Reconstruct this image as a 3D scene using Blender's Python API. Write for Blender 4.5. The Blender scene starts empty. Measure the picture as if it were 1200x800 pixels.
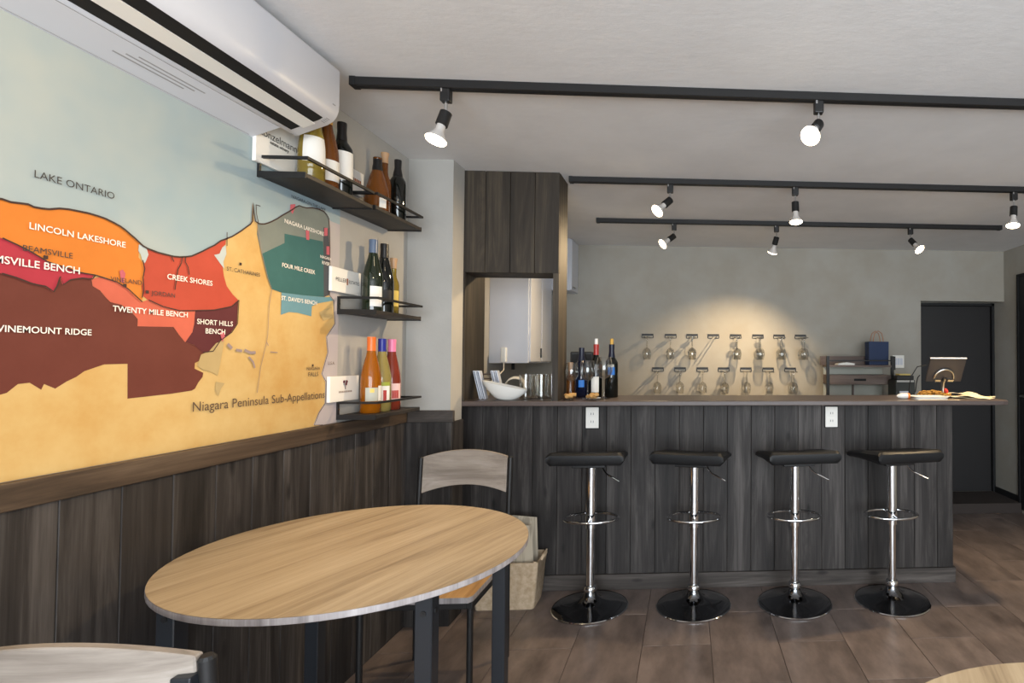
import bpy, bmesh, math, random
from mathutils import Vector, Matrix

random.seed(7)
sc = bpy.context.scene
col = sc.collection
PI = math.pi

# ------------------------------------------------------------------ camera
EYE = Vector((0.0, 0.0, 1.30))
yaw, pitch, roll = math.radians(3.50147), math.radians(1.23455), math.radians(0.17697)
fwd = Vector((math.sin(yaw)*math.cos(pitch), math.cos(yaw)*math.cos(pitch), math.sin(pitch)))
rgt = fwd.cross(Vector((0, 0, 1))).normalized()
upv = rgt.cross(fwd)
rgt, upv = math.cos(roll)*rgt + math.sin(roll)*upv, -math.sin(roll)*rgt + math.cos(roll)*upv
cam_data = bpy.data.cameras.new('camera')
cam = bpy.data.objects.new('camera', cam_data)
col.objects.link(cam)
cam.matrix_world = Matrix(((rgt.x, upv.x, -fwd.x, EYE.x), (rgt.y, upv.y, -fwd.y, EYE.y), (rgt.z, upv.z, -fwd.z, EYE.z), (0, 0, 0, 1)))
cam_data.sensor_fit = 'HORIZONTAL'
cam_data.sensor_width = 36.0
cam_data.lens = 640.0/1200.0*36.0
cam_data.shift_x = (600 - 845.117)/1200.0
cam_data.shift_y = (407.381 - 400)/1200.0
cam_data.clip_start = 0.02
sc.camera = cam

# ------------------------------------------------------------------ world, daylight, exposure
world = bpy.data.worlds.new('world')
sc.world = world
world.use_nodes = True
bg = world.node_tree.nodes['Background']
bg.inputs[0].default_value = (0.80, 0.90, 1.0, 1)
bg.inputs[1].default_value = 1.2
DAY = bpy.data.lights.new('window_daylight', 'AREA')
DAY.shape = 'RECTANGLE'
DAY.size, DAY.size_y = 3.5, 1.95
DAY.energy = 225.0
DAY.color = (0.86, 0.93, 1.0)
day = bpy.data.objects.new('window_daylight', DAY)
col.objects.link(day)
day.location = (0.75, -1.93, 1.12)
day.rotation_euler = (PI/2, 0, 0)          # faces +Y, into the room
LAMP_W = 30.0
WARM = (1.0, 0.74, 0.43)
sc.view_settings.view_transform = 'Standard'
sc.view_settings.look = 'None'
sc.view_settings.gamma = 1.0
sc.view_settings.use_curve_mapping = False
sc.view_settings.exposure = 0.12
sc.cycles.use_denoising = True
sc.cycles.max_bounces = 10
sc.cycles.transparent_max_bounces = 16
sc.cycles.sample_clamp_indirect = 6.0
sc.cycles.caustics_reflective = False
sc.cycles.caustics_refractive = False

# ------------------------------------------------------------------ helpers
def lin(r, g, b):
    f = lambda c: (c/255/12.92) if c/255 <= 0.04045 else ((c/255+0.055)/1.055)**2.4
    return (f(r), f(g), f(b), 1.0)

MATS = {}
def mat(name, color=(0.8, 0.8, 0.8, 1), rough=0.5, metal=0.0, spec=0.5, noise=None, bump=None, coat=0.0,
        trans=0.0, ior=1.45, emit=None, strength=0.0, vary=0.0, sheen=0.0):
    """noise=(second colour, (sx,sy,sz), detail, lo, hi); bump=((sx,sy,sz), strength, distance)"""
    m = bpy.data.materials.new(name)
    m.use_nodes = True
    nt = m.node_tree
    b = nt.nodes['Principled BSDF']
    b.inputs['Base Color'].default_value = color
    b.inputs['Roughness'].default_value = rough
    b.inputs['Metallic'].default_value = metal
    b.inputs['Specular IOR Level'].default_value = spec
    b.inputs['Coat Weight'].default_value = coat
    b.inputs['Transmission Weight'].default_value = trans
    b.inputs['IOR'].default_value = ior
    b.inputs['Sheen Weight'].default_value = sheen
    if emit:
        b.inputs['Emission Color'].default_value = emit
        b.inputs['Emission Strength'].default_value = strength
    if noise or bump or vary:
        tc = nt.nodes.new('ShaderNodeTexCoord')
        oi = nt.nodes.new('ShaderNodeObjectInfo')
        mul = nt.nodes.new('ShaderNodeMath'); mul.operation = 'MULTIPLY'; mul.inputs[1].default_value = 37.0
        nt.links.new(oi.outputs['Random'], mul.inputs[0])
        add = nt.nodes.new('ShaderNodeVectorMath'); add.operation = 'ADD'
        nt.links.new(tc.outputs['Object'], add.inputs[0])
        nt.links.new(mul.outputs[0], add.inputs[1])
        def tex(scale, detail):
            mp = nt.nodes.new('ShaderNodeMapping')
            mp.inputs['Scale'].default_value = scale
            nt.links.new(add.outputs[0], mp.inputs['Vector'])
            n = nt.nodes.new('ShaderNodeTexNoise')
            n.inputs['Scale'].default_value = 1.0
            n.inputs['Detail'].default_value = detail
            n.inputs['Roughness'].default_value = 0.62
            nt.links.new(mp.outputs[0], n.inputs['Vector'])
            return n
        last = None
        if noise:
            c2, s, det, lo, hi = noise
            n = tex(s, det)
            rp = nt.nodes.new('ShaderNodeValToRGB')
            rp.color_ramp.elements[0].position = lo; rp.color_ramp.elements[0].color = color
            rp.color_ramp.elements[1].position = hi; rp.color_ramp.elements[1].color = c2
            nt.links.new(n.outputs['Fac'], rp.inputs['Fac'])
            last = rp.outputs['Color']
        if vary:
            hs = nt.nodes.new('ShaderNodeHueSaturation')
            mr = nt.nodes.new('ShaderNodeMapRange')
            mr.inputs['To Min'].default_value = 1-vary; mr.inputs['To Max'].default_value = 1+vary
            nt.links.new(oi.outputs['Random'], mr.inputs['Value'])
            nt.links.new(mr.outputs[0], hs.inputs['Value'])
            if last is not None: nt.links.new(last, hs.inputs['Color'])
            else: hs.inputs['Color'].default_value = color
            last = hs.outputs['Color']
        if last is not None:
            nt.links.new(last, b.inputs['Base Color'])
        if bump:
            s, st, dist = bump
            n = tex(s, 5)
            bp = nt.nodes.new('ShaderNodeBump')
            bp.inputs['Strength'].default_value = st; bp.inputs['Distance'].default_value = dist
            nt.links.new(n.outputs['Fac'], bp.inputs['Height'])
            nt.links.new(bp.outputs[0], b.inputs['Normal'])
    MATS[name] = m
    return m

def thin_glass(name, tint=(1, 1, 1, 1), refl=0.9):
    m = bpy.data.materials.new(name); m.use_nodes = True
    nt = m.node_tree; nt.nodes.clear()
    o = nt.nodes.new('ShaderNodeOutputMaterial'); mx = nt.nodes.new('ShaderNodeMixShader')
    t = nt.nodes.new('ShaderNodeBsdfTransparent'); t.inputs[0].default_value = tint
    g = nt.nodes.new('ShaderNodeBsdfGlossy'); g.inputs['Roughness'].default_value = 0.03
    lw = nt.nodes.new('ShaderNodeLayerWeight'); lw.inputs['Blend'].default_value = 0.35
    ml = nt.nodes.new('ShaderNodeMath'); ml.operation = 'MULTIPLY_ADD'
    ml.inputs[1].default_value = refl*0.8; ml.inputs[2].default_value = 0.05
    nt.links.new(lw.outputs['Facing'], ml.inputs[0]); nt.links.new(ml.outputs[0], mx.inputs[0])
    nt.links.new(t.outputs[0], mx.inputs[1]); nt.links.new(g.outputs[0], mx.inputs[2]); nt.links.new(mx.outputs[0], o.inputs[0])
    MATS[name] = m
    return m

def wood(name, dark, mid, light, axis, rough=0.6, grain=1.0, vary=0.2, bump=0.25, knots=True, fine=60.0, fine_w=0.22):
    """streaky timber; axis = direction the grain runs in object space"""
    m = bpy.data.materials.new(name); m.use_nodes = True
    nt = m.node_tree; L = nt.links.new
    b = nt.nodes['Principled BSDF']; b.inputs['Roughness'].default_value = rough
    b.inputs['Specular IOR Level'].default_value = 0.3
    tc = nt.nodes.new('ShaderNodeTexCoord'); oi = nt.nodes.new('ShaderNodeObjectInfo')
    mul = nt.nodes.new('ShaderNodeMath'); mul.operation = 'MULTIPLY'; mul.inputs[1].default_value = 53.0
    L(oi.outputs['Random'], mul.inputs[0])
    add = nt.nodes.new('ShaderNodeVectorMath'); add.operation = 'ADD'
    L(tc.outputs['Object'], add.inputs[0]); L(mul.outputs[0], add.inputs[1])
    def noise(s_across, s_along, detail, dist=0.0):
        mp = nt.nodes.new('ShaderNodeMapping')
        sv = [s_across]*3; sv[axis] = s_along
        mp.inputs['Scale'].default_value = sv
        L(add.outputs[0], mp.inputs['Vector'])
        n = nt.nodes.new('ShaderNodeTexNoise'); n.inputs['Scale'].default_value = 1.0
        n.inputs['Detail'].default_value = detail; n.inputs['Roughness'].default_value = 0.65
        n.inputs['Distortion'].default_value = dist
        L(mp.outputs[0], n.inputs['Vector'])
        return n
    n1 = noise(14*grain, 1.1*grain, 6, 0.8)
    n2 = noise(fine*2.2*grain, 3.0*grain, 3)
    mx = nt.nodes.new('ShaderNodeMath'); mx.operation = 'MULTIPLY_ADD'
    mx.inputs[1].default_value = fine_w
    L(n2.outputs['Fac'], mx.inputs[0]); 
    sub = nt.nodes.new('ShaderNodeMath'); sub.operation = 'SUBTRACT'; sub.inputs[1].default_value = fine_w/2
    L(n1.outputs['Fac'], sub.inputs[0]); L(sub.outputs[0], mx.inputs[2])
    rp = nt.nodes.new('ShaderNodeValToRGB')
    e = rp.color_ramp.elements
    e[0].position = 0.30; e[0].color = dark
    e[1].position = 0.72; e[1].color = light
    em = e.new(0.5); em.color = mid
    L(mx.outputs[0], rp.inputs['Fac'])
    last = rp.outputs['Color']
    if knots:
        mp = nt.nodes.new('ShaderNodeMapping')
        sv = [9.0]*3; sv[axis] = 3.2
        mp.inputs['Scale'].default_value = sv
        L(add.outputs[0], mp.inputs['Vector'])
        v = nt.nodes.new('ShaderNodeTexVoronoi'); v.inputs['Scale'].default_value = 1.0
        L(mp.outputs[0], v.inputs['Vector'])
        kr = nt.nodes.new('ShaderNodeValToRGB')
        kr.color_ramp.elements[0].position = 0.05; kr.color_ramp.elements[0].color = (0.35, 0.35, 0.35, 1)
        kr.color_ramp.elements[1].position = 0.14; kr.color_ramp.elements[1].color = (1, 1, 1, 1)
        L(v.outputs['Distance'], kr.inputs['Fac'])
        mm = nt.nodes.new('ShaderNodeMix'); mm.data_type = 'RGBA'; mm.blend_type = 'MULTIPLY'
        mm.inputs['Factor'].default_value = 1.0
        L(last, mm.inputs['A']); L(kr.outputs['Color'], mm.inputs['B'])
        last = mm.outputs['Result']
    hs = nt.nodes.new('ShaderNodeHueSaturation')
    mr = nt.nodes.new('ShaderNodeMapRange'); mr.inputs['To Min'].default_value = 1-vary; mr.inputs['To Max'].default_value = 1+vary
    L(oi.outputs['Random'], mr.inputs['Value']); L(mr.outputs[0], hs.inputs['Value']); L(last, hs.inputs['Color'])
    L(hs.outputs['Color'], b.inputs['Base Color'])
    bp = nt.nodes.new('ShaderNodeBump'); bp.inputs['Strength'].default_value = bump; bp.inputs['Distance'].default_value = 0.002
    L(mx.outputs[0], bp.inputs['Height']); L(bp.outputs[0], b.inputs['Normal'])
    MATS[name] = m
    return m

class MB:
    """collects shapes, builds ONE mesh object"""
    def __init__(s): s.v = []; s.f = []
    def add(s, vs, fs):
        o = len(s.v); s.v += [tuple(p) for p in vs]; s.f += [tuple(i+o for i in q) for q in fs]; return s
    def box(s, x0, x1, y0, y1, z0, z1):
        return s.add([(x0,y0,z0),(x1,y0,z0),(x1,y1,z0),(x0,y1,z0),(x0,y0,z1),(x1,y0,z1),(x1,y1,z1),(x0,y1,z1)],
                     [(0,3,2,1),(4,5,6,7),(0,1,5,4),(1,2,6,5),(2,3,7,6),(3,0,4,7)])
    def rings(s, rings, cap0=True, cap1=True):
        n = len(rings[0]); vs = [p for r in rings for p in r]; fs = []
        for i in range(len(rings)-1):
            for j in range(n):
                k = (j+1) % n
                fs.append((i*n+j, i*n+k, (i+1)*n+k, (i+1)*n+j))
        if cap0: fs.append(tuple(range(n-1, -1, -1)))
        if cap1: fs.append(tuple(range((len(rings)-1)*n, len(rings)*n)))
        return s.add(vs, fs)
    def cyl(s, p0, p1, r0, r1=None, n=16, cap=True):
        p0, p1 = Vector(p0), Vector(p1); r1 = r0 if r1 is None else r1
        d = (p1-p0).normalized()
        a = d.orthogonal().normalized(); b = d.cross(a)
        ring = lambda c, r: [c + r*(math.cos(2*PI*i/n)*a + math.sin(2*PI*i/n)*b) for i in range(n)]
        return s.rings([ring(p0, r0), ring(p1, r1)], cap, cap)
    def tube(s, pts, r, n=8, closed=False):
        pts = [Vector(p) for p in pts]; rs = []; prev = None; N = len(pts)
        for i, p in enumerate(pts):
            if closed: d = pts[(i+1) % N] - pts[i-1]
            else: d = pts[min(i+1, N-1)] - pts[max(i-1, 0)]
            d.normalize()
            a = d.orthogonal().normalized() if prev is None else (prev - d*prev.dot(d)).normalized()
            prev = a; b = d.cross(a)
            rs.append([p + r*(math.cos(2*PI*k/n)*a + math.sin(2*PI*k/n)*b) for k in range(n)])
        if closed: rs.append(rs[0]); return s.rings(rs, False, False)
        return s.rings(rs)
    def lathe(s, prof, n=24, c=(0, 0, 0), cap0=True, cap1=True):
        return s.rings([[(c[0]+r*math.cos(2*PI*i/n), c[1]+r*math.sin(2*PI*i/n), c[2]+z) for i in range(n)] for r, z in prof], cap0, cap1)
    def lathe_dir(s, prof, base, d, n=24, cap0=True, cap1=True):
        d = Vector(d).normalized(); a = d.orthogonal().normalized(); b = d.cross(a); base = Vector(base)
        return s.rings([[base + d*z + r*(math.cos(2*PI*i/n)*a + math.sin(2*PI*i/n)*b) for i in range(n)] for r, z in prof], cap0, cap1)
    def prism(s, poly, axis, t0, t1):
        """poly of (u,v); axis 0: (t,u,v)  1: (u,t,v)  2: (u,v,t)"""
        f = {0: lambda u, v, t: (t, u, v), 1: lambda u, v, t: (u, t, v), 2: lambda u, v, t: (u, v, t)}[axis]
        return s.rings([[f(u, v, t0) for u, v in poly], [f(u, v, t1) for u, v in poly]])
    def mesh(s, name, bevel=0, seg=2, smooth=False):
        me = bpy.data.meshes.new(name)
        bm = bmesh.new()
        vs = [bm.verts.new(p) for p in s.v]
        for f in s.f:
            try: bm.faces.new([vs[i] for i in f])
            except ValueError: pass
        bmesh.ops.remove_doubles(bm, verts=bm.verts, dist=1e-6)
        bmesh.ops.recalc_face_normals(bm, faces=bm.faces)
        if bevel:
            es = [e for e in bm.edges if len(e.link_faces) == 2 and e.calc_face_angle(0) > 0.5]
            bmesh.ops.bevel(bm, geom=es, offset=bevel, segments=seg, profile=0.5, affect='EDGES', clamp_overlap=True)
        bm.to_mesh(me); bm.free()
        if smooth:
            for p in me.polygons: p.use_smooth = True
            try: me.set_sharp_from_angle(angle=0.7)
            except Exception: pass
        return me
    def build(s, name, m, parent=None, bevel=0, seg=2, smooth=False, loc=(0, 0, 0), label=None):
        me = s.mesh(name, bevel, seg, smooth)
        me.materials.append(m if not isinstance(m, str) else MATS[m])
        return link(name, me, parent, loc, label)

def link(name, me, parent=None, loc=(0, 0, 0), label=None):
    o = bpy.data.objects.new(name, me); col.objects.link(o)
    o.parent = parent; o.location = loc
    if label: o['label'] = label
    return o
def tag(o, label, cat, group=None):
    o['label'] = label; o['category'] = cat
    if group: o['group'] = group
    return o
def thing(name, label, cat, loc=(0, 0, 0), rz=0.0, group=None):
    o = bpy.data.objects.new(name, None); col.objects.link(o)
    o.empty_display_size = 0.05
    o.location = loc; o.rotation_euler = (0, 0, rz)
    return tag(o, label, cat, group)
def struct(o, label=None):
    o['kind'] = 'structure'
    if label: o['label'] = label
    return o
def dup(root, loc, rz, label, group=None, name=None):
    r = root.copy(); col.objects.link(r); r.location = loc; r.rotation_euler = (0, 0, rz)
    r['label'] = label
    if group: r['group'] = group
    for ch in list(root.children):
        c = ch.copy(); col.objects.link(c); c.parent = r
        for g in list(ch.children):
            d = g.copy(); col.objects.link(d); d.parent = c
    return r

WALLM = Matrix(((0, 0, 1), (1, 0, 0), (0, 1, 0)))       # text plane -> left wall (reads along +Y, faces +X)
FRONTM = Matrix(((1, 0, 0), (0, 0, -1), (0, 1, 0)))     # text plane -> faces -Y
def text_mesh(txt, x0, x1, height=None, bold=0.0, res=3):
    cu = bpy.data.curves.new('lettering', 'FONT'); cu.body = txt; cu.resolution_u = res
    cu.offset = bold
    ob = bpy.data.objects.new('lettering', cu)
    me = bpy.data.meshes.new_from_object(ob)
    bpy.data.objects.remove(ob)
    xs = [v.co.x for v in me.vertices]; ys = [v.co.y for v in me.vertices]
    k = (x1-x0)/(max(xs)-min(xs)); kh = k if height is None else height/(max(ys)-min(0, 0))
    mx = min(xs)
    for v in me.vertices:
        v.co = Vector(((v.co.x-mx)*k + x0, v.co.y*kh, 0))
    return me
def text(txt, x0, x1, base, off, frame, m, parent, height=None, bold=0.0, name='lettering'):
    """lettering lying on a plane; x0..x1 along the reading direction, base = baseline height, off = distance of the plane"""
    me = text_mesh(txt, x0, x1, height, bold)
    for v in me.vertices:
        p = frame @ Vector((v.co.x, v.co.y + base, 0))
        if frame is WALLM: p.x += off
        else: p.y += off
        v.co = p
    me.materials.append(MATS[m])
    return link(name, me, parent)
def poly_face(name, pts, off, m, parent, label=None):
    """flat print on the left wall; pts of (y, z)"""
    bm = bmesh.new()
    vs = [bm.verts.new((off, y, z)) for y, z in pts]
    es = [bm.edges.new((vs[i], vs[(i+1) % len(vs)])) for i in range(len(vs))]
    bmesh.ops.triangle_fill(bm, use_beauty=True, use_dissolve=False, edges=es, normal=(1, 0, 0))
    me = bpy.data.meshes.new(name); bm.to_mesh(me); bm.free()
    me.materials.append(MATS[m])
    return link(name, me, parent, label=label)
def ribbon(name, pts, off, w, m, parent):
    vs = []; fs = []
    P = [Vector((0, y, z)) for y, z in pts]
    for i, p in enumerate(P):
        d = (P[min(i+1, len(P)-1)]-P[max(i-1, 0)]).normalized(); n = Vector((0, -d.z, d.y))*w/2
        vs += [(off, p.y+n.y, p.z+n.z), (off, p.y-n.y, p.z-n.z)]
    for i in range(len(P)-1): fs.append((2*i, 2*i+1, 2*i+3, 2*i+2))
    me = bpy.data.meshes.new(name); me.from_pydata(vs, [], fs); me.materials.append(MATS[m])
    return link(name, me, parent)

# ------------------------------------------------------------------ materials
wood('dark_vertical', lin(30, 27, 26), lin(52, 48, 46), lin(86, 81, 78), 2, vary=0.30, fine_w=.3)
wood('dark_horizontal', lin(46, 37, 29), lin(72, 58, 46), lin(100, 84, 68), 1, vary=0.05)
wood('dark_across', lin(46, 42, 39), lin(70, 64, 60), lin(104, 97, 92), 0, vary=0.05)
wood('hatch_wood', lin(36, 31, 26), lin(54, 47, 39), lin(84, 74, 60), 2, vary=0.15, grain=0.8, knots=False)
wood('counter_wood', lin(72, 62, 58), lin(84, 73, 69), lin(98, 87, 82), 0, rough=0.35, vary=0.0, knots=False)
wood('oak_top', lin(136, 117, 93), lin(170, 150, 122), lin(188, 169, 141), 1, rough=0.4, vary=0.05, knots=False, grain=0.9, bump=0.05, fine_w=.45)
wood('ash_edge', lin(120, 113, 112), lin(146, 139, 138), lin(172, 166, 165), 2, rough=0.5, vary=0.05, knots=False, grain=2.0)
wood('ash_slat', lin(116, 106, 97), lin(142, 132, 122), lin(164, 155, 147), 0, rough=0.5, vary=0.05, knots=False, grain=1.1, bump=0.1)
wood('oak_seat', lin(150, 116, 76), lin(190, 152, 106), lin(212, 178, 132), 1, rough=0.45, vary=0.05, knots=False)
wood('brown_board', lin(88, 74, 68), lin(108, 94, 87), lin(126, 112, 104), 0, rough=0.55, vary=0.05, knots=False)
mat('plaster_wall', lin(165, 162, 156), 0.85, noise=(lin(173, 170, 164), (3, 3, 3), 3, .35, .65), bump=((60, 60, 60), 0.25, 0.003))
mat('plaster_back', lin(157, 151, 139), 0.85, noise=(lin(164, 160, 151), (3, 3, 3), 3, .35, .65), bump=((60, 60, 60), 0.2, 0.003))
mat('plaster_ceiling', lin(222, 221, 220), 0.9, noise=(lin(230, 229, 228), (2.5, 2.5, 2.5), 4, .35, .65), bump=((16, 34, 20), 0.18, 0.006))
mat('floor_base', lin(58, 50, 46), 0.8)
mat('floor_tile', lin(84, 74, 70), 0.34, spec=0.5, noise=(lin(142, 127, 120), (9, 3.5, 9), 10, .28, .74), vary=0.10, bump=((40, 40, 40), 0.08, 0.002))
mat('black_metal', lin(30, 29, 29), 0.45, spec=0.4)
mat('black_frame', lin(32, 34, 38), 0.38, spec=0.5)
mat('black_leather', lin(18, 19, 21), 0.5, spec=0.5, bump=((180, 180, 180), 0.15, 0.001))
mat('chrome', lin(225, 227, 230), 0.09, metal=1.0)
mat('black_chrome', lin(120, 122, 126), 0.10, metal=1.0)
mat('white_plastic', lin(206, 208, 215), 0.35)
mat('white_gloss', lin(226, 224, 218), 0.25)
mat('grey_plastic', lin(150, 150, 152), 0.5)
mat('slot_black', lin(16, 16, 17), 0.7)
mat('dark_door', lin(36, 34, 34), 0.5)
mat('black_trim', lin(20, 20, 21), 0.6)
mat('paper_white', lin(238, 234, 226), 0.7)
mat('paper_cream', lin(232, 214, 178), 0.7, noise=(lin(240, 228, 200), (30, 30, 30), 3, .4, .6))
mat('bulb_face', lin(255, 240, 215), 0.4, emit=(1.0, 0.80, 0.52, 1), strength=14.0)
mat('bulb_white', lin(196, 190, 184), 0.25)
mat('jute', lin(178, 154, 124), 0.9, noise=(lin(204, 183, 156), (40, 40, 40), 2, .3, .7), bump=((260, 260, 260), 0.12, 0.001))
mat('cushion', lin(188, 176, 156), 0.9, noise=(lin(150, 140, 124), (30, 30, 3), 2, .45, .6))
mat('navy_paper', lin(34, 50, 82), 0.6)
mat('twine', lin(164, 118, 90), 0.8)
mat('dark_glass', lin(14, 17, 15), 0.06, spec=0.6, coat=0.3)
mat('green_glass', lin(28, 36, 22), 0.06, spec=0.6, coat=0.3)
mat('amber_wine', lin(196, 112, 18), 0.05, spec=0.5, trans=0.55)
mat('gold_wine', lin(178, 152, 62), 0.05, spec=0.5, trans=0.55)
mat('pale_wine', lin(196, 178, 104), 0.05, spec=0.5, trans=0.6)
mat('rose_wine', lin(150, 62, 44), 0.05, spec=0.5, trans=0.4)
mat('copper_wine', lin(132, 78, 34), 0.06, spec=0.5, trans=0.45)
mat('navy_glass', lin(14, 22, 44), 0.06, spec=0.6, coat=0.3)
for n, c in dict(foil_orange=(226, 110, 44), foil_blue=(36, 44, 136), foil_pink=(222, 122, 158), foil_slate=(86, 100, 122), foil_black=(28, 26, 26),
                 foil_gold=(206, 160, 70), foil_red=(164, 52, 46), foil_white=(228, 226, 222), cork=(186, 148, 112), foil_navy=(24, 28, 46)).items():
    mat(n, lin(*c), 0.35)
for n, c in dict(label_white=(228, 224, 216), label_grey=(176, 176, 164), label_sun=(228, 196, 96), label_red=(170, 44, 40), label_blue=(38, 110, 190), label_black=(34, 32, 32), label_green=(150, 160, 60), label_pink=(226, 190, 186)).items():
    mat(n, lin(*c), 0.55)
for n, c in dict(map_orange=(228, 132, 44), map_crimson=(184, 48, 66), map_brown=(108, 48, 36), map_salmon=(214, 104, 80), map_vermilion=(194, 74, 52), map_maroon=(96, 34, 40),
                 map_slate=(128, 136, 130), map_teal=(52, 104, 104), map_charcoal=(76, 78, 84), map_sky=(110, 156, 170), map_pond=(196, 206, 206), map_khaki=(196, 170, 118), map_pin=(206, 100, 112)).items():
    a = tuple(v*.78 for v in lin(*c)[:3])+(1,); mat(n, a, 0.75, noise=(tuple(min(1, v*1.14+0.004) for v in a[:3])+(1,), (14, 14, 14), 8, .30, .75), bump=((220, 220, 220), .1, .001))
mat('map_land', lin(192, 150, 84), 0.75, noise=(lin(210, 182, 124), (5, 5, 5), 10, .30, .72))
mat('map_lavender', lin(180, 170, 172), 0.75, noise=(lin(186, 178, 174), (6, 6, 6), 3, .4, .6))
mat('map_lake', lin(146, 166, 174), 0.7, noise=(lin(176, 182, 176), (1.6, 1.6, 1.6), 4, .36, .66))
mat('ink', lin(62, 58, 56), 0.7); mat('paper', lin(240, 234, 224), 0.7); mat('brown_ink', lin(92, 72, 58), 0.7); mat('line_ink', lin(58, 38, 34), 0.7); mat('canal_ink', lin(150, 130, 116), 0.7)
mat('map_mark', lin(150, 132, 130), 0.7); mat('logo_plum', lin(96, 30, 46), 0.6); mat('logo_rust', lin(170, 96, 52), 0.6)
mat('dried_gold', lin(186, 140, 62), 0.9, noise=(lin(150, 104, 44), (60, 60, 60), 3, .4, .6)); mat('bud_red', lin(190, 48, 36), 0.6); mat('orange_band', lin(230, 120, 40), 0.5)
mat('printer_body', lin(46, 48, 43), 0.5); mat('printer_dark', lin(40, 40, 40), 0.5); mat('receipt', lin(222, 196, 120), 0.7); mat('tablet_back', lin(58, 52, 49), 0.5); mat('steel', lin(170, 168, 164), 0.3, metal=1.0)
mat('cable_white', lin(222, 214, 198), 0.5); mat('cable_black', lin(28, 28, 28), 0.5)
mat('stripe_white', lin(214, 216, 224), 0.5); mat('stripe_navy', lin(60, 66, 84), 0.5); mat('rung_brown', lin(66, 52, 42), 0.6); mat('corks', lin(178, 138, 84), 0.9)
thin_glass('clear_glass', (.90, .90, .885, 1), 1.1); thin_glass('pane_glass', (0.97, 0.99, 0.98, 1), 0.6)

# ------------------------------------------------------------------ room shell (metres; camera stands at x=0, y=0)
XL, XR, YB, YF, ZC = -1.381, 2.857, 4.77, -2.0, 2.287
floor = struct(MB().box(XL-.1, XR+.1, YF-.1, 5.1, -.10, -.004).build('floor', 'floor_base'))
TW, TL = 0.312, 0.624
tile_me = MB().box(.001, TW-.001, .001, TL-.001, -.004, 0.0).mesh('tile', bevel=0.0012, seg=1)
tile_me.materials.append(MATS['floor_tile'])
ix0 = -8
for i in range(ix0, 8):
    x = 0.735 + i*TW
    off = 0.0 if i % 2 == 0 else TL/2
    for j in range(-4, 9):
        y = 2.21 + off + (j-2)*TL - TL
        if x+TW < XL+.01 or x > XR-.01 or y > 4.9 or y+TL < -1.2: continue
        xa, xb = max(x, XL), min(x+TW, XR); ya, yb = y, min(y+TL, 4.95)
        if xb-xa < TW-.002 or yb-ya < TL-.002:
            o = MB().box(.001, xb-xa-.001, .001, yb-ya-.001, -.004, 0).build('tile', 'floor_tile', floor, bevel=.0012, seg=1, loc=(xa, ya, 0))
        else:
            link('tile', tile_me, floor, (x, y, 0))
ceiling = struct(MB().box(XL-.1, XR+.1, YF-.1, 5.1, ZC, ZC+.08).build('ceiling', 'plaster_ceiling'))
wall_left = struct(MB().box(XL-.1, XL, YF-.1, 5.1, 0, ZC).build('wall_left', 'plaster_wall'))
wall_right = struct(MB().box(XR, XR+.1, YF-.1, 5.1, 0, ZC).build('wall_right', 'plaster_back'))
wb = MB().box(XL, 2.084, YB, YB+.1, 0, ZC).box(2.084, XR, YB, YB+.1, 1.832, ZC).box(2.084-.1, XR, 4.99, 5.1, 0, ZC)
wall_back = struct(wb.build('wall_back', 'plaster_back'))
# pillar beside the bar (return of the left wall)
XP, YP0, YP1 = -1.165, 2.77, 2.905
wall_pillar = struct(MB().box(XL, XP, YP0, YP1, 0, ZC).build('wall_pillar', 'plaster_wall'))
# front wall of the room behind the camera, with the shop window
wf = MB().box(XL, -1.05, YF-.1, YF, 0, ZC).box(2.55, XR, YF-.1, YF, 0, ZC).box(-1.05, 2.55, YF-.1, YF, 0, .10).box(-1.05, 2.55, YF-.1, YF, 2.18, ZC)
wall_front = struct(wf.build('wall_front', 'plaster_wall'))
win = thing('window_1', 'wide shop window behind the seating', 'window', (0.75, YF-.05, .10)); win['kind'] = 'structure'
del win['category']
for a, b in ((-1.8, -1.76), (-.62, -.58), (.58, .62), (1.76, 1.80)): MB().box(a, b, -.03, .03, 0, 2.08).build('window_frame', 'black_trim', win)
for z in (0, 2.04): MB().box(-1.76, 1.76, -.03, .03, z, z+.04).build('window_frame', 'black_trim', win)
for a, b in ((-1.76, -.62), (-.58, .58), (.62, 1.76)): MB().box(a, b, -.004, .004, .04, 2.04).build('pane', 'pane_glass', win)

# wainscot planks on the left wall and on the pillar
PW = 0.133; ZR0, ZR1 = 0.99, 1.047
pl_me = MB().box(.002, .014, .0006, PW-.0006, 0.0, ZR0).mesh('plank', bevel=.0016, seg=1); pl_me.materials.append(MATS['dark_vertical'])
y = 1.284 - PW*12
MB().box(0, .002, y, YP0, 0, ZR0).build('backing_board', 'slot_black', wall_left, loc=(XL, 0, 0))
while y < YP0 - .002:
    if y+PW > YP0:
        MB().box(.002, .014, .0006, YP0-y-.0006, 0, ZR0).build('plank', 'dark_vertical', wall_left, bevel=.0016, seg=1, loc=(XL, y, 0))
    else: link('plank', pl_me, wall_left, (XL, y, 0))
    y += PW
for a, b in ((XL+.012, XL+.113), (XL+.113, XP+.012)):
    MB().box(.0006, b-a-.0006, -.012, 0, 0, ZR0).build('plank', 'dark_vertical', wall_pillar, bevel=.0016, seg=1, loc=(a, YP0, 0))
MB().box(0, .012, .0015, YP1-YP0-.0015, 0, ZR0).build('plank', 'dark_vertical', wall_pillar, bevel=.0025, seg=1, loc=(XP, YP0, 0))
struct(MB().box(XL, XL+.022, -.3, YP0, ZR0, ZR1).build('trim_1', 'dark_horizontal', bevel=.002, seg=1), 'dark wooden dado rail above the wall planks')
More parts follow.
